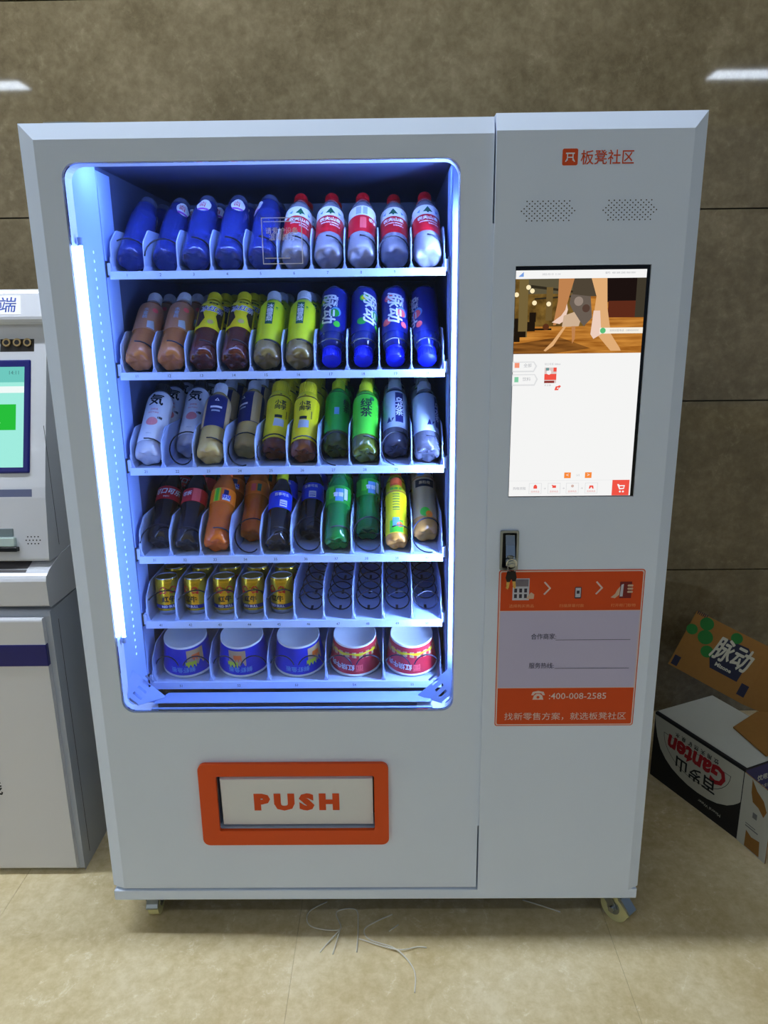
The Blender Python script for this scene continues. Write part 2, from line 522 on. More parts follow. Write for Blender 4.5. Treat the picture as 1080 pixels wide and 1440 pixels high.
obj('sill_panel', s, VM)

# warning sticker on the inside of the glass
ws = MB()
plate(ws, [rect(0.408, 0.484, 1.545, 1.628), rect(0.4095, 0.4825, 1.5465, 1.6265)], 0.0045, 0.0055, M_white_print)
for z, wd in ((1.620, 0.030), (1.555, 0.024)):
    poly(ws, rect(0.412, 0.412 + wd * 2, z, z + 0.0014), 0.005, M_white_print)
lettering(ws, '请爱护设备\n温馨提示', 0.0125, (0.446, 0.005, 1.598), XD, ZD, M_white_print, line=0.9)
obj('glass_sticker', ws, VM)

# ------------------------------------------------------------------ delivery hatch
h = MB(); plate(h, [rounded(0.202, 0.6345, 0.2575, 0.472, 0.016, 5), rounded(0.242, 0.602, 0.296, 0.4405, 0.003, 2)], -0.009, 0.0, M_orange)
hf = obj('hatch_frame', h, VM, 0.002)
h = MB(); h.box(0.230, 0.612, 0.075, 0.08, 0.28, 0.45, M_dark)
obj('hatch_recess', h, VM)
h = MB(); h.prism_x([(0.004, 0.3035), (0.03, 0.3035), (0.03, 0.438), (0.012, 0.438), (-0.004, 0.4285), (-0.002, 0.4265)], 0.2495, 0.5985, M_flap)
hp = obj('hatch_flap', h, VM, 0.0012)
tag(hp, 'white push flap with orange lettering')
h = MB(); fitted(h, 'PUSH', 0.197, 0.0475, (0.4225, 0.0002, 0.3665), XD, (0, -0.0485, 1), M_orange_print, bold=0.0036, space=1.42)
obj('lettering', h, hp)

# ------------------------------------------------------------------ side door with screen
SX, FY = 0.8435, -0.006
d = MB()
slots = [rect(SX, 1.2, 0.1245, 1.768), rounded(0.8735, 0.9085, 0.9325, 1.0155, 0.002, 2), rect(0.8855, 1.1405, 1.0865, 1.5355)]
plate(d, slots, FY, 0.045, M_panel)
a, a1, a2 = (SX, FY, 1.768), (SX, 0.009, 1.80), (SX, 0.05, 1.80)
c, c1, c2 = (1.2, FY, 1.768), (1.227, 0.009, 1.80), (1.227, 0.05, 1.80)
e, e1, e2 = (1.2, FY, 0.1245), (1.227, 0.009, 0.1245), (1.227, 0.05, 0.1245)
d.quad(a, c, c1, a1, M_panel); d.quad(c, e, e1, c1, M_panel); d.quad(a1, c1, c2, a2, M_panel); d.quad(c1, e1, e2, c2, M_panel)
d.quad(e, (1.2, 0.05, 0.1245), e2, e1, M_panel); d.quad(a, a1, a2, (SX, 0.05, 1.768), M_panel)
obj('side_door', d, VM)
d = MB(); d.box(DX, SX, 0.0002, 0.05, 0.30, 1.612, M_panel)
d.box(DX - 0.004, SX + 0.004, 0.05, 0.056, 0.13, 1.77, M_dark)
obj('door_seal', d, VM)
# logo
lg = MB()
plate(lg, [rounded(0.9635, 0.9915, 1.7085, 1.7365, 0.003, 3)], FY - 0.0006, FY, M_orange_print)
yy = FY - 0.0009
for r_ in (rect(0.9695, 0.9855, 1.7275, 1.7297), rect(0.9715, 0.9735, 1.7165, 1.7275), rect(0.9815, 0.9835, 1.7165, 1.7275), rect(0.9735, 0.9815, 1.7210, 1.7228),
           [(0.9683, 1.7145), (0.9705, 1.7145), (0.9735, 1.7195), (0.9715, 1.7205)], [(0.9867, 1.7145), (0.9845, 1.7145), (0.9815, 1.7195), (0.9835, 1.7205)]):
    poly(lg, r_, yy, M_white_print)
fitted(lg, '板凳社区', 0.0965, 0.0245, (1.0450, yy, 1.7215), XD, ZD, M_orange_print, bold=0.0003)
obj('logo', lg, VM)
# speaker holes
for x0, x1 in ((0.886, 0.997), (1.037, 1.147)):
    sp = MB()
    cx, cz = (x0 + x1) / 2, 1.6315
    for r_ in range(9):
        zz = cz + (r_ - 4) * 0.0042
        half = 0.0545 - abs(r_ - 4) * 0.0035
        nn = 11 if r_ % 2 == 0 else 10
        for k in range(nn):
            xx = cx + (k - (nn - 1) / 2) * 0.0098
            if abs(xx - cx) <= half:
                sp.add([(xx + 0.00125 * math.cos(q * PI / 4), FY - 0.0004, zz + 0.00125 * math.sin(q * PI / 4)) for q in range(8)], [tuple(range(8))], M_dark)
    tag(obj('speaker_holes', sp, VM), kind='stuff')

# ---- touch screen
sc_ = MB(); plate(sc_, [rect(0.886, 1.140, 1.087, 1.535)], FY + 0.003, FY + 0.02, mat('screen_bezel', (6, 6, 8), 0.15))
screen = obj('screen', sc_, VM); tag(screen, 'lit touch screen in a black bezel')
def SXc(u): return 0.8868 + u * (1.1335 - 0.8868)      # u, v in 0..1, v down
def SZc(v): return 1.5275 - v * (1.5275 - 1.0885)
ds = MB()
ly = [FY + 0.0026]
def spoly(pts, m, step=0.00003):
    ly[0] -= step
    poly(ds, [(SXc(u), SZc(v)) for u, v in pts], ly[0], m)
def srect(u0, u1, v0, v1, m):
    spoly([(u0, v1), (u1, v1), (u1, v0), (u0, v0)], m)
def sdisc(u, v, r, m, rv=None):
    k = (1.1335 - 0.8868) / (1.5275 - 1.0885)
    spoly([(u + r * math.cos(2 * PI * q / 16), v - (rv or r * k) * math.sin(2 * PI * q / 16)) for q in range(16)], m)
def stext(body, size, u, v, m, bold=0.0):
    ly[0] -= 0.00003
    lettering(ds, body, size, (SXc(u), ly[0], SZc(v)), XD, ZD, m, bold=bold)
sw = scr('screen_white', 245, 245, 244, 1.0)
def noise_emit(name, c0, c1, scale, st=1.0):
    m = scr(name, *c0, st)
    nt = m.node_tree; e = [x for x in nt.nodes if x.type == 'EMISSION'][0]
    g = nt.nodes.new('ShaderNodeNewGeometry'); mp = nt.nodes.new('ShaderNodeMapping'); mp.inputs['Scale'].default_value = scale
    nz = nt.nodes.new('ShaderNodeTexNoise'); nz.inputs['Scale'].default_value = 1.0; nz.inputs['Detail'].default_value = 3
    cr = nt.nodes.new('ShaderNodeValToRGB'); cr.color_ramp.elements[0].position = .35; cr.color_ramp.elements[1].position = .65
    cr.color_ramp.elements[0].color = rgb(*c0); cr.color_ramp.elements[1].color = rgb(*c1)
    nt.links.new(g.outputs['Position'], mp.inputs['Vector']); nt.links.new(mp.outputs[0], nz.inputs['Vector']); nt.links.new(nz.outputs['Fac'], cr.inputs['Fac']); nt.links.new(cr.outputs['Color'], e.inputs['Color'])
    return m
srect(0, 1, 0, 1, sw)
sg = scr('screen_grey', 170, 172, 178); slight = scr('screen_light_grey', 222, 223, 224)
sor = scr('screen_orange', 248, 140, 60); sred = scr('screen_red', 240, 84, 70); sgr = scr('screen_green', 90, 190, 120); sbl = scr('screen_blue', 120, 160, 225)
spoly([(0.02, 0.026), (0.06, 0.026), (0.06, 0.006)], sbl)
stext('2022-02-10  11:14', 0.0046, 0.27, 0.017, sg)
stext('编号:  400 008 2585 00010001', 0.0046, 0.80, 0.014, sg)
# the advert photograph: a dance studio, ballet legs over a wooden floor
T, Bm = 0.035, 0.352
wood = noise_emit('screen_wood', (150, 88, 26), (206, 138, 58), (14, 14, 160))
wood2 = noise_emit('screen_wood_dim', (98, 58, 22), (150, 96, 40), (14, 14, 160))
room = noise_emit('screen_room', (84, 62, 26), (128, 98, 44), (60, 60, 60))
srect(0, 1, T, Bm, wood)
srect(0, 0.55, T, 0.235, room)
srect(0.10, 0.50, T, 0.098, scr('screen_beam', 92, 84, 62))
spoly([(0.12, 0.06), (0.5, 0.09), (0.5, 0.098), (0.12, 0.072)], scr('screen_beam_dark', 48, 42, 30))
spoly([(0.15, 0.115), (0.46, 0.105), (0.46, 0.112), (0.15, 0.122)], scr('screen_beam_dark', 48, 42, 30))
srect(0.24, 0.29, 0.07, 0.21, scr('screen_post', 112, 90, 50))
srect(0.0, 0.045, 0.20, 0.30, scr('screen_dark', 30, 22, 14))
srect(0.03, 0.10, T, 0.28, scr('screen_pillar', 116, 98, 58))
srect(0.68, 1, T, 0.135, scr('screen_black', 28, 18, 16)); srect(0.72, 1, 0.13, 0.20, scr('screen_maroon', 92, 42, 26))
srect(0.93, 1, T, 0.20, scr('screen_olive', 62, 56, 44))
spoly([(0.0, 0.31), (0.35, 0.28), (0.6, 0.33), (0.3, Bm), (0, Bm)], wood2)
for u, v in ((0.10, 0.07), (0.15, 0.135), (0.26, 0.14), (0.01, 0.10), (0.13, 0.085)):
    sdisc(u, v, 0.018, scr('screen_lamp', 255, 236, 190))
sdark = scr('screen_dark', 30, 22, 14)
srect(0.115, 0.165, 0.175, 0.215, sdark); srect(0.10, 0.16, 0.215, 0.255, sdark); srect(0.15, 0.29, 0.243, 0.251, sdark); sdisc(0.245, 0.237, 0.025, scr('screen_brown', 90, 48, 26)); srect(0.02, 0.09, 0.255, 0.28, sdark)
sk = scr('screen_skin', 224, 172, 118); sk2 = scr('screen_skin_dim', 190, 130, 80); pk = scr('screen_pink', 236, 205, 188); gy = scr('screen_costume', 104, 92, 82)
srect(0.44, 0.63, T, 0.11, scr('screen_costume_dark', 78, 68, 54))
spoly([(0.33, T), (0.45, T), (0.42, 0.10), (0.39, 0.17), (0.32, 0.23), (0.30, 0.23), (0.33, 0.13)], sk2)
spoly([(0.58, T), (0.70, T), (0.715, 0.16), (0.755, 0.27), (0.83, 0.33), (0.84, 0.342), (0.76, 0.342), (0.66, 0.28), (0.61, 0.20), (0.625, 0.11)], sk)
spoly([(0.61, 0.17), (0.66, 0.17), (0.68, 0.27), (0.62, 0.29), (0.595, 0.27)], pk)
spoly([(0.43, 0.10), (0.58, 0.11), (0.60, 0.20), (0.54, 0.235), (0.47, 0.19), (0.42, 0.14)], gy)
sdisc(0.49, 0.13, 0.035, scr('screen_costume_light', 150, 134, 122)); sdisc(0.55, 0.16, 0.03, scr('screen_costume_mid', 84, 62, 52))
spoly([(0.39, 0.165), (0.40, 0.14), (0.41, 0.165), (0.39, 0.21), (0.35, 0.225), (0.29, 0.218), (0.36, 0.19)], pk)
spoly([(0.38, 0.19), (0.46, 0.175), (0.51, 0.215), (0.50, 0.235), (0.37, 0.238)], scr('screen_tutu', 206, 176, 146))
spoly([(0.385, 0.235), (0.405, 0.235), (0.31, 0.318), (0.25, 0.342), (0.235, 0.338), (0.30, 0.30)], sk)
spoly([(0.445, 0.235), (0.475, 0.235), (0.475, 0.29), (0.455, 0.31)], sk2)
srect(0.665, 1, 0.243, 0.268, scr('screen_paper', 246, 240, 226)); sdisc(0.69, 0.255, 0.022, sgr); stext('招商加盟电话  13800000000', 0.0046, 0.855, 0.2555, sg)
# shop page under it
def button(u0, u1, v0, v1):
    spoly([(u0 - 0.01, v1 + 0.006), (u1, v1 + 0.006), (u1 + 0.025, (v0 + v1) / 2), (u1, v0), (u0 - 0.01, v0)], slight)
    spoly([(u0, v1), (u1 - 0.005, v1), (u1 + 0.012, (v0 + v1) / 2), (u1 - 0.005, v0 + 0.004), (u0, v0 + 0.004)], sw)
button(0.0, 0.165, 0.385, 0.425); button(0.0, 0.175, 0.44, 0.485)
srect(0.012, 0.05, 0.39, 0.412, scr('screen_salmon', 245, 150, 120)); stext('全部', 0.008, 0.115, 0.403, sg)
srect(0.014, 0.046, 0.452, 0.475, scr('screen_mint', 130, 205, 165)); stext('饮料', 0.008, 0.11, 0.463, sg)
stext('可口可乐 500ml', 0.0046, 0.31, 0.398, sg)
srect(0.25, 0.345, 0.412, 0.48, scr('screen_ad', 222, 200, 196)); srect(0.25, 0.345, 0.44, 0.466, sred); srect(0.32, 0.345, 0.412, 0.43, sred); sdisc(0.285, 0.433, 0.018, sw)
srect(0.26, 0.285, 0.413, 0.425, scr('screen_teal', 110, 150, 150)); srect(0.25, 0.33, 0.47, 0.48, scr('screen_wine', 140, 50, 44))
stext('¥ 3.50', 0.005, 0.28, 0.49, sg); spoly([(0.335, 0.512), (0.355, 0.512), (0.385, 0.495), (0.375, 0.49), (0.345, 0.497)], sred); spoly([(0.335, 0.51), (0.365, 0.512), (0.37, 0.497), (0.345, 0.494)], sred)
spoly([(0.355, 0.506), (0.367, 0.504), (0.366, 0.499), (0.354, 0.501)], sw)
srect(0.0, 1.0, 0.925, 0.926, slight)
for u, tx in ((0.475, '<'), (0.645, '>')):
    srect(u - 0.027, u + 0.027, 0.888, 0.915, sor); stext(tx, 0.010, u, 0.901, sw)
stext('1/1', 0.006, 0.56, 0.902, sg); stext('购物流程', 0.0065, 0.085, 0.963, sg)
for k, u in enumerate((0.215, 0.37, 0.52, 0.675)):
    srect(u - 0.052, u + 0.052, 0.937, 0.988, slight); srect(u - 0.048, u + 0.048, 0.939, 0.986, sw)
    stext('选择商品', 0.0045, u, 0.978, scr('screen_rose', 225, 150, 145))
    if k < 3: stext('→', 0.006, u + 0.077, 0.963, sg)
srect(0.20, 0.23, 0.951, 0.963, sred); sdisc(0.215, 0.951, 0.012, sred)
srect(0.355, 0.385, 0.948, 0.96, sred); srect(0.35, 0.36, 0.946, 0.95, sred); sdisc(0.52, 0.952, 0.012, scr('screen_tan', 210, 180, 170)); spoly([(0.655, 0.965), (0.66, 0.95), (0.69, 0.95), (0.695, 0.965), (0.685, 0.965), (0.675, 0.956), (0.665, 0.965)], sred)
srect(0.845, 0.985, 0.925, 0.998, sred)
spoly([(0.885, 0.945), (0.90, 0.945), (0.905, 0.95), (0.95, 0.95), (0.943, 0.968), (0.905, 0.97)], sw); spoly([(0.908, 0.955), (0.94, 0.955), (0.938, 0.963), (0.91, 0.964)], sred)
sdisc(0.912, 0.98, 0.008, sw); sdisc(0.937, 0.98, 0.008, sw)
obj('display', ds, screen)

# ---- lock handle
k = MB()
plate(k, [rounded(0.872, 0.910, 0.931, 1.017, 0.003, 3), rounded(0.8765, 0.9055, 0.9365, 1.0125, 0.002, 2)], FY - 0.004, FY + 0.002, M_zinc)
k.box(0.8755, 0.9065, FY + 0.012, FY + 0.014, 0.935, 1.014, M_blackplastic)
lock = obj('lock_handle', k, VM)
k = MB(); k.prism_x([(FY + 0.004, 1.006), (FY + 0.010, 1.006), (FY + 0.010, 0.942), (FY - 0.012, 0.942), (FY - 0.010, 0.960), (FY - 0.003, 0.985)], 0.8835, 0.9025, M_chrome)
obj('paddle', k, lock, 0.0012)
k = MB(); k.cyl((0.893, FY - 0.008, 0.955), (0.893, FY - 0.024, 0.952), 0.0115, M_chrome, 20).cyl((0.893, FY - 0.024, 0.952), (0.893, FY - 0.026, 0.9515), 0.008, M_zinc, 16)
obj('lock_cylinder', k, lock)
k = MB(); k.tube([(0.893 + 0.008 * math.cos(q * PI / 8), FY - 0.028, 0.944 + 0.010 * math.sin(q * PI / 8)) for q in range(17)], 0.0009, M_zinc)
obj('key_ring', k, lock)
for dx, tilt in ((-0.004, -0.12), (0.003, 0.10)):
    k = MB()
    def kp(u, v, y): return (0.893 + dx + u + tilt * (v) * -1, y, 0.940 + v)
    vs, fs = fill([[(-0.0048, -0.002), (0.0048, -0.002), (0.0062, -0.016), (0.003, -0.024), (-0.003, -0.024), (-0.0062, -0.016)]])
    for y in (FY - 0.031, FY - 0.027):
        k.add([kp(v[0], v[1], y + dx * 0.5) for v in vs], fs, M_blackplastic)
    key = obj('key', k, lock)
    k = MB()
    vs, fs = fill([[(-0.0032, -0.022), (0.0032, -0.022), (0.0032, -0.036), (0.0012, -0.041), (-0.0032, -0.037), (-0.0022, -0.033), (-0.0032, -0.029)]])
    for y in (FY - 0.030, FY - 0.028):
        k.add([kp(v[0], v[1], y + dx * 0.5) for v in vs], fs, M_brass)
    obj('key_blade', k, key)

# ---- orange notice sticker
st = MB()
SY = FY - 0.0006
plate(st, [rounded(0.8715, 1.1775, 0.564, 0.9305, 0.006, 4)], SY, FY, M_orange_print)
poly(st, rounded(0.8733, 1.1757, 0.5658, 0.9287, 0.005, 4), SY - 0.0002, mat('sticker_cream', (226, 200, 190), 0.6))
poly(st, rounded(0.8760, 1.1730, 0.5685, 0.9260, 0.004, 4), SY - 0.0004, M_orange_print)
poly(st, rect(0.8760, 1.1730, 0.6575, 0.8390), SY - 0.0006, M_sticker)
poly(st, rect(0.8760, 1.1730, 0.8375, 0.8390), SY - 0.0007, mat('sticker_cream', (226, 200, 190), 0.6)); poly(st, rect(0.8760, 1.1730, 0.6570, 0.6585), SY - 0.0007, MATS['sticker_cream'])
sticker = obj('notice_sticker', st, VM); tag(sticker, 'orange and white notice sticker')
y1 = SY - 0.0009
p = MB()
M_cream = MATS['sticker_cream']
fitted(p, '合作商家:', 0.054, 0.0135, (0.971, y1, 0.7795), XD, ZD, M_navy_print, bold=0.0002)
obj('lettering', p, sticker); p = MB()
fitted(p, '服务热线:', 0.054, 0.0135, (0.969, y1, 0.7110), XD, ZD, M_navy_print, bold=0.0002)
obj('lettering', p, sticker); p = MB()
poly(p, rect(0.997, 1.157, 0.7705, 0.7715), y1, M_navy_print); obj('blank_line', p, sticker); p = MB(); poly(p, rect(0.998, 1.159, 0.7035, 0.7045), y1, M_navy_print); obj('blank_line', p, sticker); p = MB()
fitted(p, ':400-008-2585', 0.125, 0.0150, (1.0515, y1, 0.6375), XD, ZD, M_cream, bold=0.0003)
obj('lettering', p, sticker); p = MB()
fitted(p, '找新零售方案，就选板凳社区', 0.268, 0.0185, (1.0265, y1, 0.5880), XD, ZD, M_cream)
obj('lettering', p, sticker); p = MB()
# telephone sign
poly(p, [(0.953, 0.629), (0.977, 0.629), (0.974, 0.639), (0.969, 0.643), (0.961, 0.643), (0.956, 0.639)], y1, M_cream)
poly(p, [(0.950, 0.640), (0.955, 0.640), (0.958, 0.6445), (0.972, 0.6445), (0.975, 0.640), (0.980, 0.640), (0.977, 0.648), (0.965, 0.6505), (0.953, 0.648)], y1, M_cream)
poly(p, disc(0.965, 0.635, 0.0034, 12), y1 - 0.0002, M_orange_print)
obj('telephone_sign', p, sticker)
for x in (0.974, 1.083):
    p = MB()
    poly(p, [(x - 0.008, 0.9025), (x - 0.005, 0.9045), (x + 0.008, 0.8895), (x - 0.005, 0.8745), (x - 0.008, 0.8765), (x + 0.0035, 0.8895)], y1, M_cream)
    obj('arrow', p, sticker)
p = MB()
M_icon = mat('icon_grey', (196, 196, 206), 0.6); M_icon2 = mat('icon_dark', (52, 44, 60), 0.6); M_skin = mat('icon_skin', (214, 178, 150), 0.6); M_wine = mat('icon_wine', (118, 24, 22), 0.6)
poly(p, rect(0.901, 0.936, 0.863, 0.912), y1, M_icon); poly(p, rect(0.903, 0.934, 0.894, 0.910), y1 - 0.0001, mat('icon_mid', (120, 112, 122), 0.6))
for i in range(3):
    for j in range(2):
        poly(p, rect(0.9045 + 0.0105 * i, 0.9105 + 0.0105 * i, 0.868 + 0.0125 * j, 0.877 + 0.0125 * j), y1 - 0.0002, M_icon2)
poly(p, [(0.930, 0.866), (0.946, 0.866), (0.947, 0.876), (0.940, 0.881), (0.934, 0.873)], y1 - 0.0003, M_skin)
obj('machine_icon', p, sticker); p = MB()
poly(p, rounded(1.032, 1.046, 0.866, 0.892, 0.002, 2), y1 - 0.0001, M_icon2); poly(p, rect(1.0335, 1.0445, 0.869, 0.890), y1 - 0.0002, M_icon); poly(p, rect(1.036, 1.042, 0.877, 0.884), y1 - 0.0003, M_icon2)
obj('phone_icon', p, sticker); p = MB()
poly(p, rect(1.126, 1.151, 0.866, 0.903), y1, M_wine); poly(p, [(1.127, 0.870), (1.133, 0.870), (1.134, 0.898), (1.129, 0.896)], y1 - 0.0001, M_icon)
poly(p, [(1.108, 0.868), (1.117, 0.866), (1.126, 0.874), (1.127, 0.893), (1.121, 0.885), (1.117, 0.876)], y1 - 0.0002, M_skin)
for i in range(3):
    poly(p, rounded(1.142, 1.154, 0.878 + 0.007 * i, 0.8825 + 0.007 * i, 0.002, 2), y1 - 0.0002, M_skin)
obj('snack_icon', p, sticker)
M_cap = mat('caption_tan', (232, 150, 96), 0.6)
for x, tx in ((0.921, '选择购买商品'), (1.027, '扫描屏幕付款'), (1.136, '打开柜门取物')):
    p = MB(); fitted(p, tx, 0.052, 0.0075, (x, y1, 0.8500), XD, ZD, M_cap); obj('caption', p, sticker)

# ------------------------------------------------------------------ casters
M_nylon = mat('nylon_wheel', (214, 208, 150), 0.4)
def caster(x, y, ang):
    ca, sa = math.cos(ang), math.sin(ang)
    def tr(mb):
        mb.v = [(x + ca * vx - sa * vy, y + sa * vx + ca * vy, vz) for vx, vy, vz in mb.v]
        return mb
    m = MB(); m.box(-0.034, 0.034, -0.03, 0.03, 0.088, 0.0913, M_zinc)
    m.lathe([(0.020, 0.078), (0.022, 0.088)], M_zinc, 20)
    pl = obj('caster', tr(m), VM)
    m = MB()
    for s_ in (-1, 1):
        m.prism_x([(-0.019, 0.082), (0.014, 0.082), (0.040, 0.040), (0.034, 0.030), (0.024, 0.030), (-0.006, 0.060)], s_ * 0.0165 - 0.0012, s_ * 0.0165 + 0.0012, M_zinc)
    m.box(-0.0177, 0.0177, -0.019, 0.014, 0.0795, 0.082, M_zinc)
    obj('fork', tr(m), pl)
    m = MB(); m.cyl((-0.0125, 0.028, 0.0365), (0.0125, 0.028, 0.0365), 0.0365, M_nylon, 28)
    m.cyl((-0.0145, 0.028, 0.0365), (0.0145, 0.028, 0.0365), 0.017, M_zinc, 18)
    obj('wheel', tr(m), pl, 0.002)
    m = MB(); m.cyl((-0.024, 0.028, 0.0365), (0.024, 0.028, 0.0365), 0.0045, M_chrome, 10); m.cyl((0.0185, 0.028, 0.0365), (0.025, 0.028, 0.0365), 0.008, M_chrome, 6)
    obj('axle_bolt', tr(m), pl)
    m = MB(); m.prism_x([(0.040, 0.074), (0.046, 0.074), (0.074, 0.046), (0.072, 0.041), (0.040, 0.066)], -0.014, 0.014, M_zinc)
    m.box(-0.014, 0.014, 0.005, 0.044, 0.070, 0.078, M_zinc)
    obj('brake_pedal', tr(m), pl, 0.001)
caster(0.045, 0.10, math.radians(183))
caster(1.175, 0.065, math.radians(-140))
caster(0.045, 0.77, math.radians(10)); caster(1.165, 0.77, math.radians(-15))

# ------------------------------------------------------------------ trays
TZ = [1.535, 1.329, 1.121, 0.915, 0.755, 0.598]     # centre of each number strip
TX0, TX1, TY = 0.072, 0.762, 0.130
def floor_z(r): return TZ[r] + 0.006
div_me = MB()
dp = [(0.001, 0.0), (0.001, 0.048), (0.006, 0.060), (0.040, 0.084), (0.050, 0.086), (0.50, 0.086), (0.50, 0.0)]
div_me.prism_x(dp, -0.0011, 0.0011, M_divider)
div_me.add([(-0.006, 0.003, 0), (0.006, 0.003, 0), (0.0011, 0.003, 0.012), (-0.0011, 0.003, 0.012), (-0.006, 0.5, 0), (0.006, 0.5, 0), (0.0011, 0.5, 0.012), (-0.0011, 0.5, 0.012)],
           [(0, 1, 2, 3), (1, 5, 6, 2), (3, 7, 4, 0), (5, 4, 7, 6)], M_divider)
div_me = div_me.mesh('divider')
WIRE = 0.0016
def coil_mesh(R, pitch, ytop, y0=0.134, y1=0.60):
    """a spiral about its own axis; it crosses its top at y = ytop, coming up on the left and going down on the right"""
    pts = []
    n_ = int((y1 - y0) / pitch * 22)
    for q in range(n_ + 1):
        y = y0 + (y1 - y0) * q / n_
        al = PI / 2 + 2 * PI * (y - ytop) / pitch
        pts.append((-R * math.cos(al), y, R * math.sin(al)))
    return MB().tube(pts, WIRE, M_coil, 6).mesh('spiral')
RCOIL = 0.0325
PITCH = 0.117
FRONT = 0.168
coil_can = coil_mesh(0.0328, 0.150, 0.157, 0.134)
coil_empty = coil_mesh(0.0290, 0.0682, 0.160, 0.150)
coil_bowl = coil_mesh(0.030, 0.040, 0.1415, 0.1335, 0.1500)
# how far back each bottle lane has been emptied (metres); sports bottles stand on their caps
OFFS = [[0.010, 0.03, 0, 0, 0, 0, 0, 0, 0.03, 0], [0, 0, 0, 0, 0, 0, 0.0146, 0.0146, 0.0146, 0.0146], [0, 0.085, 0, 0.065, 0.04, 0.01, 0.06, 0, 0.055, 0], [0.03, 0.005, 0, 0.075, 0, 0.085, 0.005, 0.08, 0.005, 0.065]]
TRAYNAME = ['top', 'second', 'third', 'fourth', 'fifth', 'bottom']
trays = []
num0 = [1, 11, 21, 31, 41, 51]
for r in range(6):
    z = floor_z(r)
    m = MB()
    m.box(TX0, TX1, TY + 0.002, 0.665, z - 0.003, z, M_tray)
    m.box(TX0 - 0.0015, TX0, TY + 0.004, 0.665, z - 0.003, z + 0.03, M_tray); m.box(TX1, TX1 + 0.0015, TY + 0.004, 0.665, z - 0.003, z + 0.03, M_tray)
    m.box(TX0, TX1, 0.655, 0.66, z, z + 0.07, M_tray)
    # hanging brackets at the two front corners
    m.box(TX0 - 0.0065, TX0, TY - 0.001, TY + 0.05, z - 0.006, z + 0.018, M_tray); m.box(TX1, TX1 + 0.0065, TY - 0.001, TY + 0.05, z - 0.006, z + 0.018, M_tray)
    m.box(TX0 - 0.009, TX0 - 0.0065, TY - 0.003, TY + 0.004, z - 0.010, z + 0.022, M_coil); m.box(TX1 + 0.0065, TX1 + 0.009, TY - 0.003, TY + 0.004, z - 0.010, z + 0.022, M_coil)
    tr_ = obj('tray', m, VM)
    trays.append(tr_)
    m = MB(); m.prism_x([(TY - 0.006, TZ[r] - 0.0085), (TY + 0.002, TZ[r] - 0.0085), (TY + 0.002, TZ[r] + 0.0072), (TY - 0.003, TZ[r] + 0.0072)], TX0 - 0.001, TX1 + 0.001, M_tray)
    strip = obj('number_strip', m, tr_)
    lanes = 5 if r == 5 else 10
    lw_ = (TX1 - TX0) / lanes
    for i in range(lanes):
        m = MB()
        lettering(m, str(num0[r] + i), 0.0085, (TX0 + lw_ * (i + 0.5), TY - 0.0056, TZ[r] - 0.0005), XD, (0, 0.15, 1), M_navy_print)
        obj('slot_number', m, tr_)
    for i in range(lanes + 1):
        link('divider', div_me, tr_, (TX0 + lw_ * i + (0.0012 if i == 0 else -0.0012 if i == lanes else 0), TY + 0.004, z))
    for i in range(lanes):
        x = TX0 + lw_ * (i + 0.5)
        if r == 5:
            for dx in (-0.034, 0.034):
                c_ = link('spiral', coil_bowl, tr_, (x + dx, 0, z + 0.0325))
                c_.scale.x = 1 if dx > 0 else -1     # the pair winds in opposite senses
        elif r == 4:
            link('spiral', coil_can if i < 5 else coil_empty, tr_, (x, 0, z + (0.0335 if i < 5 else 0.0310)))
        else:
            link('spiral', coil_mesh(RCOIL, PITCH, FRONT + OFFS[r][i] - 0.0330), tr_, (x, 0, z + RCOIL + WIRE + 0.0004))
        if r == 4 and i >= 5:
            for y in (0.195, 0.30, 0.41):
                sl = MB(); sl.box(x - 0.003, x + 0.003, y, y + 0.028, z - 0.0005, z + 0.0006, M_coil)
                obj('floor_slot', sl, tr_)

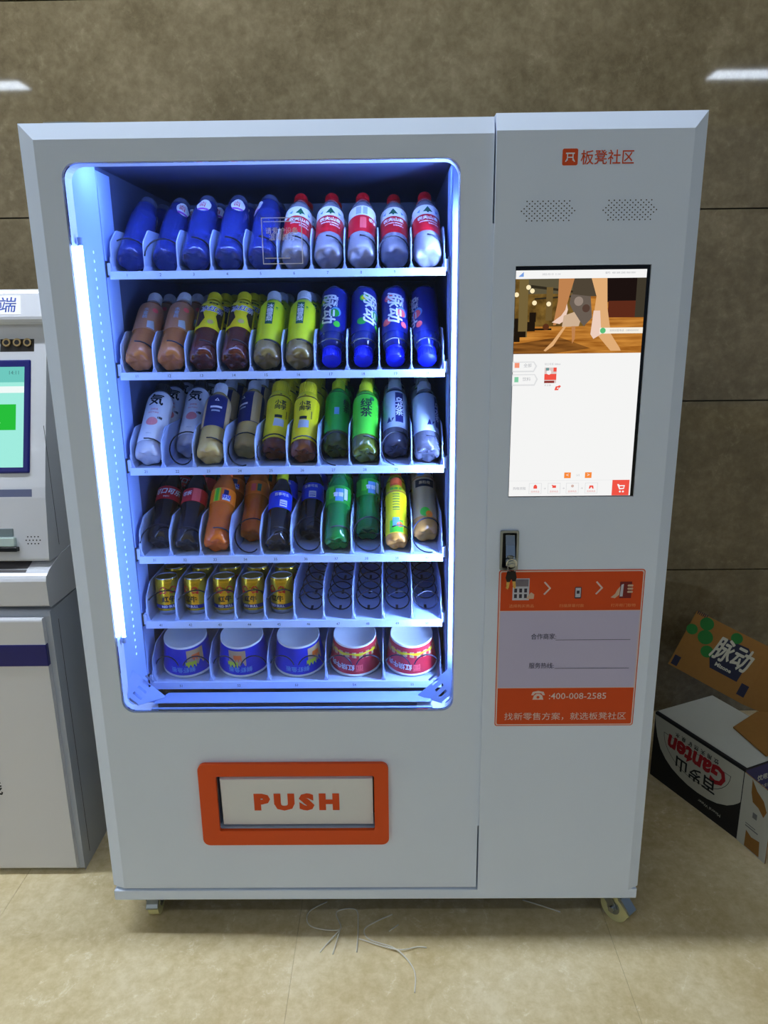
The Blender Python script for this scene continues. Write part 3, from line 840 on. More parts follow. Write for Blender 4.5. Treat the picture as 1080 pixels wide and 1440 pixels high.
# ------------------------------------------------------------------ drinks
def radius(prof, z):
    for (r0, z0), (r1, z1) in zip(prof[:-1], prof[1:]):
        if z0 <= z <= z1 and z1 > z0:
            return r0 + (r1 - r0) * (z - z0) / (z1 - z0)
    return prof[-1][0]
BASE = [(0.0, 0.007), (0.010, 0.006), (0.017, 0.003), (0.0225, 0.0), (0.027, 0.002), (0.0290, 0.007)]
R0 = 0.0303
PROF = {
    'round':   BASE + [(R0, 0.014), (R0, 0.05), (0.0296, 0.055), (R0, 0.06), (R0, 0.135), (0.0300, 0.150), (0.0255, 0.168), (0.0185, 0.186), (0.0135, 0.196), (0.0125, 0.199), (0.0125, 0.205)],
    'square':  BASE + [(R0, 0.014), (R0, 0.062), (0.0295, 0.068), (0.0295, 0.072), (0.0300, 0.078), (0.0300, 0.150), (0.0285, 0.165), (0.0215, 0.180), (0.0140, 0.190), (0.0135, 0.194), (0.0135, 0.200)],
    'soda':    BASE + [(0.0302, 0.016), (R0, 0.034), (0.0303, 0.052), (0.0286, 0.070), (0.0290, 0.088), (0.0302, 0.104), (0.0302, 0.146), (0.0290, 0.160), (0.0230, 0.180), (0.0150, 0.198), (0.0125, 0.205), (0.0125, 0.210)],
    'waist':   BASE + [(R0, 0.014), (R0, 0.060), (0.0300, 0.080), (0.0282, 0.098), (0.0290, 0.118), (0.0300, 0.140), (0.0300, 0.158), (0.0230, 0.176), (0.0160, 0.188), (0.0145, 0.192), (0.0145, 0.198)],
    'milk':    BASE + [(R0, 0.014), (0.0302, 0.060), (0.0294, 0.085), (0.0300, 0.120), (0.0303, 0.150), (0.0295, 0.170), (0.0235, 0.184), (0.0175, 0.192), (0.0170, 0.195), (0.0170, 0.200)],
    'dome':    BASE + [(R0, 0.014), (R0, 0.058), (0.0300, 0.066), (0.0295, 0.095), (0.0302, 0.100), (0.0300, 0.140), (0.0285, 0.160), (0.0255, 0.172), (0.0240, 0.176), (0.0240, 0.186)],
    'sport':   BASE + [(R0, 0.014), (R0, 0.060), (R0, 0.150), (0.0296, 0.162), (0.0275, 0.178), (0.0225, 0.192), (0.0195, 0.198), (0.0190, 0.206)],
}
def plast(name, col, trans=0.35, rough=0.12):
    return mat(name, col, rough, trans=trans, ior=1.3, coat=0.6, bump=0.35, vscale=150)
P_clear = plast('clear_water', (190, 190, 212), 0.5)
P_blue = plast('blue_bottle', (74, 96, 226), 0.7)
P_amber = plast('amber_drink', (206, 128, 66), 0.35)
P_tea = plast('dark_tea', (96, 38, 18), 0.3)
P_pear = plast('pear_drink', (150, 128, 70), 0.4)
P_deep = plast('deep_blue_bottle', (22, 40, 150), 0.4)
P_white = plast('milky_white', (214, 218, 230), 0.25)
P_gold = plast('yellow_drink', (226, 196, 118), 0.35)
P_brown = plast('brown_tea', (120, 66, 28), 0.3)
P_green = plast('green_tea_drink', (96, 110, 30), 0.35)
P_oolong = plast('oolong_drink', (96, 96, 110), 0.4)
P_cola = plast('cola', (22, 14, 18), 0.1, 0.06)
P_orange = plast('orange_soda', (226, 110, 20), 0.25)
P_sprite = plast('green_soda', (16, 150, 62), 0.4)
P_juice = plast('juice', (224, 156, 70), 0.25)
def ink(name, *c): return mat('ink_' + name, c, 0.35)
I = dict(red=ink('red', 190, 22, 34), white=ink('white', 232, 236, 242), green=ink('green', 26, 92, 62), yellow=ink('yellow', 232, 214, 20), lime=ink('lime', 205, 220, 20),
         navy=ink('navy', 26, 30, 92), purple=ink('purple', 52, 40, 150), black=ink('black', 14, 14, 18), pink=ink('pink', 242, 150, 150), blue=ink('blue', 26, 60, 210),
         dblue=ink('dblue', 18, 28, 120), lgreen=ink('lgreen', 70, 190, 40), fgreen=ink('fgreen', 30, 150, 40), lblue=ink('lblue', 110, 165, 220), orange=ink('orange', 240, 120, 20),
         grey=ink('grey', 168, 180, 196), haze=ink('haze', 176, 122, 88), violet=ink('violet', 150, 60, 190), coral=ink('coral', 232, 92, 92), tan=ink('tan', 200, 170, 120), crimson=ink('crimson', 220, 60, 90), dark=ink('dark', 40, 20, 16))
CAPW = mat('cap_white', (222, 224, 230), 0.4); CAPR = mat('cap_red', (190, 14, 26), 0.4); CAPY = mat('cap_yellow', (226, 206, 20), 0.4); CAPB = mat('cap_blue', (20, 36, 240), 0.4)
CAPG = mat('cap_green', (110, 190, 30), 0.4); CAPK = mat('cap_black', (24, 24, 30), 0.4); CAPO = mat('cap_orange', (238, 96, 40), 0.4); CAPC = plast('cap_clear', (150, 165, 220), 0.6, 0.1); CAPL = mat('cap_lime', (206, 214, 30), 0.4)

# kind: profile, body material, cap (material, radius, z0, z1), label bands, prints on the bands
K = {}
K['blue'] = dict(p='dome', body=P_blue, cap=(CAPC, 0.0225, 0.184, 0.222, 'dome'), bands=[], deco=[('disc', 0.0, 0.160, 0.0165, 'white', 1.5), ('textv', '尖叫', 0.015, -0.003, 0.163, 'crimson'), ('rect', -0.012, 0.012, 0.139, 0.146, 'violet')])
K['water'] = dict(p='round', body=P_clear, cap=(CAPR, 0.0150, 0.200, 0.221, ''), bands=[(0.1120, 0.1460, 'white'), (0.0560, 0.1125, 'red')],
                  deco=[('poly', [(-0.011, 0.121), (0.011, 0.121), (0.006, 0.129), (0.0, 0.140), (-0.006, 0.129)], 'green'), ('rect', -0.002, 0.002, 0.117, 0.122, 'green'), ('poly', [(-0.026, 0.126), (-0.019, 0.120), (-0.017, 0.131)], 'lblue'), ('poly', [(0.026, 0.126), (0.019, 0.120), (0.017, 0.131)], 'lblue'),
                        ('text', '农夫山泉', 0.0125, 0.0, 0.0985, 'white', 0.0005), ('text', 'NONGFU SPRING', 0.0052, 0.0, 0.0865, 'white', 0.0002), ('text', '饮用天然水', 0.0050, 0.012, 0.0780, 'white', 0.0001)])
K['waterplain'] = dict(K['water'], deco=[('rect', -0.016, -0.004, 0.116, 0.142, 'grey'), ('rect', 0.0, 0.010, 0.116, 0.142, 'grey'), ('rect', -0.006, 0.008, 0.066, 0.104, 'coral'), ('text', '农夫', 0.0125, 0.026, 0.0985, 'white', 0.0005)])
K['amber'] = dict(p='square', body=P_amber, cap=(CAPW, 0.0158, 0.195, 0.217, ''), bands=[(0.080, 0.166, 'haze')],
                  deco=[('text', '水\n蜜\n桃', 0.012, -0.004, 0.128, 'grey', 0.0003), ('disc', 0.016, 0.142, 0.007, 'coral', 1), ('poly', [(0.006, 0.084), (0.024, 0.084), (0.018, 0.108), (0.004, 0.104)], 'grey')])
K['icetea'] = dict(p='square', body=P_tea, cap=(CAPY, 0.0165, 0.195, 0.216, ''), bands=[(0.080, 0.176, 'yellow')],
                   deco=[('poly', [(-0.034, 0.162), (-0.012, 0.150), (-0.016, 0.128), (-0.010, 0.110), (-0.022, 0.088), (-0.034, 0.09)], 'dark'), ('poly', [(0.034, 0.160), (0.022, 0.150), (0.014, 0.120), (0.024, 0.094), (0.034, 0.09)], 'dark'),
                         ('textS', '冰红茶', 0.0185, 0.002, 0.140, 'white', 0.0016), ('textS', '冰红茶', 0.0185, 0.002, 0.140, 'purple', 0.0003), ('text', '康师傅', 0.007, 0.004, 0.160, 'black', 0.0002), ('disc', 0.004, 0.098, 0.010, 'lime', 1.0), ('disc', 0.004, 0.098, 0.007, 'tan', 1.0)])
K['pear'] = dict(p='square', body=P_pear, cap=(CAPW, 0.0165, 0.195, 0.217, ''), bands=[(0.040, 0.184, 'lime')],
                 deco=[('rect', -0.0085, 0.0085, 0.088, 0.160, 'green'), ('textv', '冰糖雪梨', 0.0155, 0.0, 0.124, 'white'), ('textv', '统一', 0.006, 0.015, 0.14, 'fgreen'), ('rect', -0.010, 0.010, 0.172, 0.1745, 'fgreen')])
for kk, c1, c2, rr in (('mlime', 'lgreen', 'fgreen', 0), ('mpeach', 'coral', 'coral', 1)):
    K[kk] = dict(p='sport', body=P_deep, cap=(CAPB, 0.0205, 0.200, 0.224, ''), bands=[(0.016, 0.158, 'dblue')],
                 deco=[('disc', 0.014, 0.050, 0.0115, c1, 1), ('disc', 0.014, 0.050, 0.008, 'yellow' if not rr else 'pink', 1) if not rr else ('disc', 0.016, 0.048, 0.006, 'pink', 1), ('disc', -0.018, 0.096, 0.013, 'lblue', 1.2), ('disc', -0.016, 0.100, 0.011, c2, 1.2), ('disc', 0.020, 0.128, 0.011, c2, 1), ('disc', -0.022, 0.136, 0.008, c1, 1.2),
                       ('textR', '脉动', 0.044, 0.002, 0.082, 'white', 0.0012), ('textR', 'Mizone', 0.010, -0.020, 0.062, 'white', 0.0002)])
K['qi'] = dict(p='milk', body=P_white, cap=(CAPK, 0.0185, 0.196, 0.216, ''), bands=[(0.030, 0.182, 'white')],
               deco=[('text', '気', 0.036, 0.0, 0.150, 'black', 0.0009), ('disc', 0.0, 0.086, 0.0135, 'pink', 0.9), ('text', '白桃味', 0.006, 0.0, 0.122, 'coral', 0), ('text', '苏打气泡水', 0.005, 0.0, 0.112, 'coral', 0), ('text', '0糖', 0.008, 0.017, 0.098, 'black', 0.0002), ('text', '480mL', 0.005, 0, 0.05, 'grey', 0)])
K['navy'] = dict(p='square', body=P_gold, cap=(CAPW, 0.0158, 0.195, 0.219, ''), bands=[(0.072, 0.170, 'navy')],
                 deco=[('text', '△', 0.011, 0.0, 0.150, 'white', 0.0003), ('rect', -0.014, 0.014, 0.125, 0.131, 'white'), ('rect', -0.010, 0.010, 0.114, 0.119, 'grey'), ('rect', -0.05, -0.026, 0.073, 0.169, 'tan'), ('rect', 0.026, 0.05, 0.073, 0.169, 'tan')])
K['xiaoming'] = dict(p='waist', body=P_brown, cap=(CAPY, 0.0215, 0.180, 0.214, ''), bands=[(0.026, 0.183, 'yellow')],
                     deco=[('text', '小茗\n同学', 0.0145, 0.0, 0.126, 'black', 0.0004), ('rect', 0.016, 0.018, 0.088, 0.112, 'black'), ('poly', [(-0.014, 0.060), (0.012, 0.060), (0.012, 0.082), (-0.012, 0.084)], 'grey'), ('disc', -0.002, 0.162, 0.0022, 'black', 1), ('rect', -0.012, 0.006, 0.086, 0.096, 'black')])
K['greentea'] = dict(p='square', body=P_green, cap=(CAPL, 0.0160, 0.195, 0.217, ''), bands=[(0.042, 0.182, 'lgreen')],
                     deco=[('textv', '绿茶', 0.030, 0.0, 0.118, 'black', 0.0006), ('disc', 0.014, 0.150, 0.006, 'green', 1), ('text', '统一', 0.006, 0.0, 0.174, 'green', 0.0002)])
K['greenteaback'] = dict(K['greentea'], bands=[(0.042, 0.182, 'fgreen')], deco=[('rect', -0.008, 0.004, 0.09, 0.112, 'lblue'), ('textv', '绿茶', 0.022, 0.024, 0.12, 'black', 0.0004)])
K['oolong'] = dict(p='square', body=P_oolong, cap=(CAPW, 0.0165, 0.195, 0.217, ''), bands=[(0.050, 0.166, 'grey')],
                   deco=[('rect', 0.0, 0.020, 0.066, 0.160, 'navy'), ('textv', '乌龙茶', 0.0205, 0.010, 0.113, 'white', 0.0004), ('poly', [(-0.022, 0.066), (-0.010, 0.068), (-0.016, 0.084)], 'navy'), ('poly', [(-0.010, 0.066), (-0.002, 0.080), (-0.008, 0.078)], 'navy')])
K['cola'] = dict(p='soda', body=P_cola, cap=(CAPR, 0.0148, 0.206, 0.226, ''), bands=[(0.108, 0.146, 'red')],
                 deco=[('textS', '可口可乐', 0.0175, 0.0, 0.130, 'white', 0.0006), ('text', 'ENJOY', 0.005, 0, 0.115, 'white', 0.0001)])
K['colaback'] = dict(K['cola'], deco=[('rect', 0.002, 0.022, 0.109, 0.145, 'coral'), ('textS', '可乐', 0.013, -0.014, 0.130, 'white', 0.0005)])
K['fanta'] = dict(p='soda', body=P_orange, cap=(CAPO, 0.0148, 0.206, 0.226, ''), bands=[(0.108, 0.148, 'orange')],
                  deco=[('rect', -0.016, 0.000, 0.109, 0.147, 'lime'), ('rect', -0.012, -0.004, 0.109, 0.147, 'lgreen'), ('rect', 0.006, 0.026, 0.112, 0.128, 'white'), ('rect', 0.008, 0.020, 0.128, 0.142, 'navy'), ('text', '芬达', 0.012, 0.016, 0.122, 'blue', 0.0006)])
K['fantaback'] = dict(K['fanta'], deco=[('rect', 0.006, 0.016, 0.116, 0.138, 'green'), ('rect', -0.010, 0.002, 0.116, 0.138, 'coral')])
K['pepsi'] = dict(p='soda', body=P_cola, cap=(CAPL, 0.0148, 0.206, 0.226, ''), bands=[(0.098, 0.150, 'blue')],
                  deco=[('rect', -0.004, 0.016, 0.102, 0.122, 'white'), ('rect', -0.002, 0.014, 0.106, 0.109, 'blue'), ('rect', -0.002, 0.014, 0.113, 0.115, 'blue'), ('text', '百事可乐', 0.010, 0.0, 0.138, 'white', 0.0003)])
K['sprite'] = dict(p='soda', body=P_sprite, cap=(mat('cap_dgreen', (20, 140, 60), 0.4), 0.0148, 0.206, 0.226, ''), bands=[(0.100, 0.150, 'fgreen')],
                   deco=[('rect', -0.008, 0.012, 0.104, 0.140, 'lblue'), ('rect', 0.014, 0.024, 0.110, 0.142, 'white'), ('text', '雪碧', 0.013, -0.001, 0.122, 'white', 0.0006), ('rect', -0.026, -0.012, 0.112, 0.146, 'lgreen')])
K['juice'] = dict(p='waist', body=P_juice, cap=(CAPO, 0.0165, 0.193, 0.214, ''), bands=[(0.020, 0.186, 'yellow')],
                  deco=[('rect', -0.010, 0.010, 0.100 + 0.0, 0.1015, 'green')] + [('rect', -0.010, 0.010, 0.094 + 0.0085 * q, 0.0965 + 0.0085 * q, 'green') for q in range(7)] +
                       [('text', '鲜橙多', 0.012, 0.0, 0.166, 'fgreen', 0.0004), ('rect', -0.019, 0.019, 0.022, 0.060, 'lgreen'), ('rect', -0.010, 0.008, 0.040, 0.068, 'lblue'), ('disc', 0.010, 0.046, 0.009, 'orange', 1)])
K['nectar'] = dict(p='waist', body=P_juice, cap=(CAPR, 0.0165, 0.193, 0.214, ''), bands=[(0.040, 0.186, 'tan')],
                   deco=[('rect', -0.024, 0.026, 0.128, 0.150, 'black'), ('text', '果粒橙', 0.010, 0.001, 0.139, 'tan', 0.0003), ('disc', -0.008, 0.170, 0.010, 'lblue', 1), ('disc', 0.0, 0.052, 0.013, 'lgreen', 1), ('disc', 0.010, 0.046, 0.009, 'orange', 1)])

CACHE = {}
def bottle_meshes(kind):
    if kind in CACHE:
        return CACHE[kind]
    k = K[kind]; prof = PROF[k['p']]
    out = {}
    out['body'] = MB().lathe(prof, k['body'], 28, petal=0.0055).mesh('body')
    cm, cr_, z0, z1, style = k['cap']
    if style == 'dome':
        pc = [(cr_ * 1.04, z0), (cr_ * 1.04, z0 + 0.004), (cr_, z0 + 0.005), (cr_ * 0.96, z0 + 0.018), (cr_ * 0.82, z0 + 0.028), (cr_ * 0.55, z0 + 0.035), (0.0, z1)]
        out['cap'] = MB().lathe(pc, cm, 24).mesh('cap')
    else:
        c = MB()
        pc = [(cr_ * 1.04, z0 - 0.006), (cr_ * 1.04, z0 - 0.0015), (cr_ * 0.97, z0 - 0.001), (cr_ * 0.97, z0), (cr_, z0 + 0.0005), (cr_ * 0.985, z1 - 0.002), (cr_ * 0.93, z1), (0.0, z1 + 0.0002)]
        c.lathe(pc, cm, 24)
        for q in range(24):      # grip ribs
            a = 2 * PI * q / 24
            ca, sa = math.cos(a), math.sin(a); w = 0.0007
            v = []
            for rr in (cr_ * 0.97, cr_ * 1.035):
                for zz in (z0 + 0.0015, z1 - 0.003):
                    for s_ in (-w, w):
                        v.append((rr * ca - s_ * sa, rr * sa + s_ * ca, zz))
            c.add(v, [(4, 5, 7, 6), (0, 4, 6, 2), (1, 3, 7, 5), (2, 6, 7, 3)], cm)
        out['cap'] = c.mesh('cap')
    out['labels'] = []
    for (za, zb, cn) in k['bands']:
        pr_ = [(radius(prof, za + (zb - za) * q / 14) + 0.0005, za + (zb - za) * q / 14) for q in range(15)]
        lb = MB(); v = []; seg = 28
        lb.lathe(pr_, I[cn], seg)
        # open band: drop the two cap polygons
        lb.f = lb.f[:-2]; lb.mi = lb.mi[:-2]; lb.sm = lb.sm[:-2]
        out['labels'].append(lb.mesh('label'))
    d = MB(); lay = 0.0009
    def wrap(pts2, faces, cn, rot=False):
        nonlocal lay
        vs = []
        for g in pts2:
            gx, gz = g[0], g[1]
            rr = radius(prof, gz) + lay + (g[2] if len(g) > 2 else 0.0)
            a = -PI / 2 + gx / rr
            vs.append((rr * math.cos(a), rr * math.sin(a), gz))
        d.add(vs, faces, I[cn])
        lay += 0.00004
    def sliced(vs, fs, step=0.0035):
        bm = bmesh.new()
        bv = [bm.verts.new((v[0], v[1], v[2])) for v in vs]
        for f in fs:
            try: bm.faces.new([bv[q] for q in f])
            except ValueError: pass
        for ax in (0, 1):
            lo = min(v[ax] for v in vs); hi = max(v[ax] for v in vs)
            q = math.ceil(lo / step) * step
            while q < hi:
                bmesh.ops.bisect_plane(bm, geom=bm.verts[:] + bm.edges[:] + bm.faces[:], plane_co=(q, 0, 0) if ax == 0 else (0, q, 0), plane_no=(1, 0, 0) if ax == 0 else (0, 1, 0))
                q += step
        bm.verts.index_update()
        r = [(v.co.x, v.co.y, v.co.z) for v in bm.verts], [[v.index for v in f.verts] for f in bm.faces]
        bm.free()
        return r
    def wpoly(pts, cn):
        # slice finely so the print follows the curve
        xs = [p[0] for p in pts]; zs = [p[1] for p in pts]
        bm = bmesh.new()
        bv = [bm.verts.new((p[0], p[1], 0)) for p in pts]
        bm.faces.new(bv)
        for ax, lo, hi in ((0, min(xs), max(xs)), (1, min(zs), max(zs))):
            q = math.ceil(lo / 0.006) * 0.006
            while q < hi:
                nrm = (1, 0, 0) if ax == 0 else (0, 1, 0)
                co = (q, 0, 0) if ax == 0 else (0, q, 0)
                bmesh.ops.bisect_plane(bm, geom=bm.verts[:] + bm.edges[:] + bm.faces[:], plane_co=co, plane_no=nrm)
                q += 0.006
        bm.verts.index_update()
        wrap([(v.co.x, v.co.y) for v in bm.verts], [[v.index for v in f.verts] for f in bm.faces], cn)
        bm.free()
    for it in k['deco']:
        if it[0] == 'rect':
            wpoly(rect(*it[1:5]), it[5])
        elif it[0] == 'poly':
            wpoly(it[1], it[2])
        elif it[0] == 'disc':
            wpoly(disc(it[1], it[2], it[3], 18, it[3] * it[5]), it[4])
        else:
            body = it[1]; bold = it[6] if len(it) > 6 else 0.0003
            if it[0] == 'textv':
                vs, fs = text_geo('\n'.join(body), it[2], bold, 'CENTER', 0, 1, 0.92)
                wrap(*sliced([(it[3] + v[0], it[4] + v[1], v[2]) for v in vs], fs), it[5])
            elif it[0] == 'textR':
                vs, fs = text_geo(body, it[2], bold, 'CENTER', 0.15)
                wrap(*sliced([(it[3] - v[1] * 0.85, it[4] + v[0] * 1.15, v[2]) for v in vs], fs), it[5])
            else:
                vs, fs = text_geo(body, it[2], bold, 'CENTER', 0.25 if it[0] == 'textS' else 0)
                wrap(*sliced([(it[3] + v[0], it[4] + v[1], v[2]) for v in vs], fs), it[5])
    out['print'] = d.mesh('label_print') if d.f else None
    CACHE[kind] = out
    return out

LEAN = math.radians(50)
def place_bottle(kind, x, yc, z, label, group, name, flip=False, roll=0.0, lean=LEAN, side=0.0, size=1.0):
    ms = bottle_meshes(kind)
    k = K[kind]
    R = 0.0225
    a = Vector((0, math.sin(lean), math.cos(lean)))
    if flip:
        rc = k['cap'][1]; L = k['cap'][3]
        cc = Vector((x, yc, z)) + Vector((0, -rc * math.cos(lean), rc * math.sin(lean) + 0.0014))
        org = cc + a * L
        Mx = Matrix.Translation(org) @ Matrix.Rotation(side, 4, 'Y') @ Matrix.Rotation(-lean, 4, 'X') @ Matrix.Rotation(PI, 4, 'Y') @ Matrix.Rotation(roll, 4, 'Z')
    else:
        org = Vector((x, yc, z)) + Vector((0, -0.0303 * size * math.cos(lean), 0.0303 * size * math.sin(lean) + 0.0022)) - a * 0.010 * size
        Mx = Matrix.Translation(org) @ Matrix.Rotation(side, 4, 'Y') @ Matrix.Rotation(-lean, 4, 'X') @ Matrix.Rotation(roll, 4, 'Z')
    Mx = Mx @ Matrix.Diagonal((0.975 * size, 0.975 * size, size, 1.0))
    r = empty(name, label=label, cat='bottle', group=group, M=Mx)
    bo = link('body', ms['body'], r)
    link('cap', ms['cap'], r)
    host = bo
    for lm in ms['labels']:
        host = link('label', lm, r)
    if ms['print']:
        link('label_print', ms['print'], host)
    return r

LANE = (TX1 - TX0) / 10
def lane_x(i): return TX0 + LANE * (i + 0.5)
D = lambda kind, desc, name, off=0.0, flip=False, roll=0.0, side=0.0: dict(kind=kind, desc=desc, name=name, off=off, flip=flip, roll=roll, side=side)
ROWS = [
    [D('blue', 'blue translucent drink bottle with clear domed cap', 'drink_bottle', 0.010, roll=2.4), D('blue', 'blue translucent drink bottle with clear domed cap', 'drink_bottle', 0.03, roll=0.7), D('blue', 'blue translucent drink bottle with clear domed cap', 'drink_bottle', roll=0.1),
     D('blue', 'blue translucent drink bottle with clear domed cap', 'drink_bottle', roll=0.3), D('blue', 'blue translucent drink bottle with clear domed cap', 'drink_bottle', roll=-0.9)] +
    [D(k_, 'clear water bottle with red cap and red label', 'water_bottle', o_, roll=r_) for k_, o_, r_ in (('water', 0.0, 0.25), ('water', 0.0, 0.1), ('waterplain', 0.0, 0.1), ('water', 0.03, -0.05), ('water', 0.0, 0.1))],
    [D('amber', 'amber peach drink bottle with white cap', 'drink_bottle', roll=0.15), D('amber', 'amber peach drink bottle with white cap', 'drink_bottle', roll=0.15), D('icetea', 'dark iced tea bottle with yellow label and cap', 'tea_bottle', 0.0, roll=0.2), D('icetea', 'dark iced tea bottle with yellow label and cap', 'tea_bottle', 0.0, roll=0.15),
     D('pear', 'lime yellow pear drink bottle with white cap', 'drink_bottle'), D('pear', 'lime yellow pear drink bottle with white cap', 'drink_bottle', roll=-0.05),
     D('mlime', 'upside-down blue sports drink bottle with lime print', 'sports_bottle', flip=True, roll=0.35), D('mlime', 'upside-down blue sports drink bottle with lime print', 'sports_bottle', flip=True, roll=-0.5), D('mpeach', 'upside-down blue sports drink bottle with peach print', 'sports_bottle', flip=True, roll=0.0), D('mpeach', 'upside-down blue sports drink bottle with peach print', 'sports_bottle', flip=True, roll=1.25)],
    [D('qi', 'white sparkling water bottle with black cap', 'water_bottle', roll=0.05), D('qi', 'white sparkling water bottle with black cap', 'water_bottle', 0.085, roll=0.0), D('navy', 'yellow juice bottle with navy label', 'juice_bottle', 0.0, roll=0.15), D('navy', 'yellow juice bottle with navy label', 'juice_bottle', 0.065, roll=-0.6),
     D('xiaoming', 'bright yellow tea bottle with wide yellow cap', 'tea_bottle', 0.04, roll=0.3), D('xiaoming', 'bright yellow tea bottle with wide yellow cap', 'tea_bottle', 0.01), D('greenteaback', 'green tea bottle with lime cap', 'tea_bottle', 0.06, roll=0.1), D('greentea', 'green tea bottle with lime cap', 'tea_bottle', 0.0, roll=0.1),
     D('oolong', 'grey oolong tea bottle with white cap', 'tea_bottle', 0.055), D('oolong', 'grey oolong tea bottle with white cap', 'tea_bottle', 0.0, roll=0.75)],
    [D('cola', 'dark cola bottle with red label', 'cola_bottle', 0.03, roll=0.1), D('colaback', 'dark cola bottle with red label', 'cola_bottle', 0.005, roll=0.0), D('fanta', 'orange soda bottle with striped orange label', 'soda_bottle', 0.0), D('fantaback', 'orange soda bottle with striped orange label', 'soda_bottle', 0.075),
     D('pepsi', 'dark cola bottle with blue label and lime cap', 'cola_bottle', 0.0, roll=0.25), D('pepsi', 'dark cola bottle with blue label and lime cap', 'cola_bottle', 0.085, roll=-0.1), D('sprite', 'green lemon soda bottle with green label', 'soda_bottle', 0.005, roll=0.1), D('sprite', 'green lemon soda bottle with green label', 'soda_bottle', 0.08, roll=0.3),
     D('juice', 'slim yellow juice bottle with orange cap', 'juice_bottle', 0.005), D('nectar', 'beige juice bottle with black band and red cap', 'juice_bottle', 0.065)],
]
DEPTHN = ['at the front of', 'second in', 'third in']
ROWDEPTH = [2, 3, 3, 2]
_U = ['', 'one', 'two', 'three', 'four', 'five', 'six', 'seven', 'eight', 'nine', 'ten', 'eleven', 'twelve', 'thirteen', 'fourteen', 'fifteen', 'sixteen', 'seventeen', 'eighteen', 'nineteen']
_T = ['', '', 'twenty', 'thirty', 'forty', 'fifty']
def word(n_):
    return _U[n_] if n_ < 20 else _T[n_ // 10] + ('-' + _U[n_ % 10] if n_ % 10 else '')
for r, row in enumerate(ROWS):
    for i, s in enumerate(row):
        for dpt in range(ROWDEPTH[r]):
            x = lane_x(i)
            place_bottle(s['kind'], x, FRONT + s['off'] + PITCH * dpt, floor_z(r) + 0.0005, '%s %s slot %s' % (s['desc'], DEPTHN[dpt], word(num0[r] + i)),
                         'bottles on the %s tray' % TRAYNAME[r], s['name'], s['flip'], s['roll'] + (0 if dpt == 0 or s['kind'] == 'juice' else random.uniform(-0.6, 0.6)), LEAN, s['side'] if dpt == 0 else 0.0, {'juice': 0.87, 'pepsi': 0.93}.get(s['kind'], 1.0))

# ---- gold cans
M_gold = mat('can_gold', (220, 176, 40), 0.24, metal=0.85); M_alu = mat('can_aluminium', (205, 208, 212), 0.25, metal=1.0)
can_rim = MB().lathe([(0.0, 0.004), (0.018, 0.003), (0.0215, 0.0), (0.0235, 0.003), (0.0262, 0.009), (0.0262, 0.012)], M_alu, 28).mesh('bottom_rim')
can_lid = MB().lathe([(0.0245, 0.0885), (0.0250, 0.0905), (0.0242, 0.0918), (0.0232, 0.0895), (0.0225, 0.088), (0.0, 0.088)], M_alu, 28).mesh('lid')
can_body = MB().lathe([(0.0262, 0.011), (0.0265, 0.013), (0.0265, 0.079), (0.0258, 0.082), (0.0262, 0.0845), (0.0246, 0.0888)], M_gold, 28)
can_body = can_body.mesh('body')
cp = MB()
def cwrap(pts, fs, m, lay):
    rr = 0.0265 + lay
    cp.add([(rr * math.cos(-PI / 2 + px / rr), rr * math.sin(-PI / 2 + px / rr), pz) for px, pz in pts], fs, m)
def cstrip(x0, x1, z0, z1, m, lay, nn=24):
    pts = [(x0 + (x1 - x0) * q / nn, z) for q in range(nn + 1) for z in (z0, z1)]
    cwrap(pts, [(2 * q, 2 * q + 2, 2 * q + 3, 2 * q + 1) for q in range(nn)], m, lay)
cstrip(-0.083, 0.083, 0.017, 0.026, I['dblue'], 0.0004, 48)
for off in (0.0, 0.083):
    vs, fs = text_geo('RED BULL', 0.008, 0.0002); cwrap([(v[0] + off, v[1] + 0.0215) for v in vs], fs, I['white'], 0.0007)
    vs, fs = text_geo('红牛', 0.016, 0.0006); cwrap([(v[0] + off, v[1] + 0.039) for v in vs], fs, I['dark'], 0.0005)
    for s_ in (-1, 1):
        pts = [(off + s_ * px, pz) for px, pz in ((0.003, 0.060), (0.008, 0.054), (0.014, 0.056), (0.020, 0.052), (0.021, 0.062), (0.017, 0.070), (0.010, 0.072), (0.005, 0.067))]
        vs, fs = fill([pts]); cwrap([(v[0], v[1]) for v in vs], fs, I['red'], 0.0005)
can_print = cp.mesh('can_print')
for i in range(5):
    for dpt in range(2):
        r = empty('drink_can', (lane_x(i), 0.1945 + 0.0750 * dpt, floor_z(4) + 0.0005), 'gold energy drink can %s slot %s' % (DEPTHN[dpt], word(41 + i)), 'can', 'gold cans on the fifth tray')
        r.rotation_euler = (0, 0, (0.35, -0.3, 0.2, -0.15, -0.35)[i] + dpt); r.scale = (1.03, 1.03, 1.0)
        for nm, me in (('body', can_body), ('bottom_rim', can_rim), ('lid', can_lid), ('can_print', can_print)):
            o = bpy.data.objects.new(nm, me); C.objects.link(o); o.parent = r

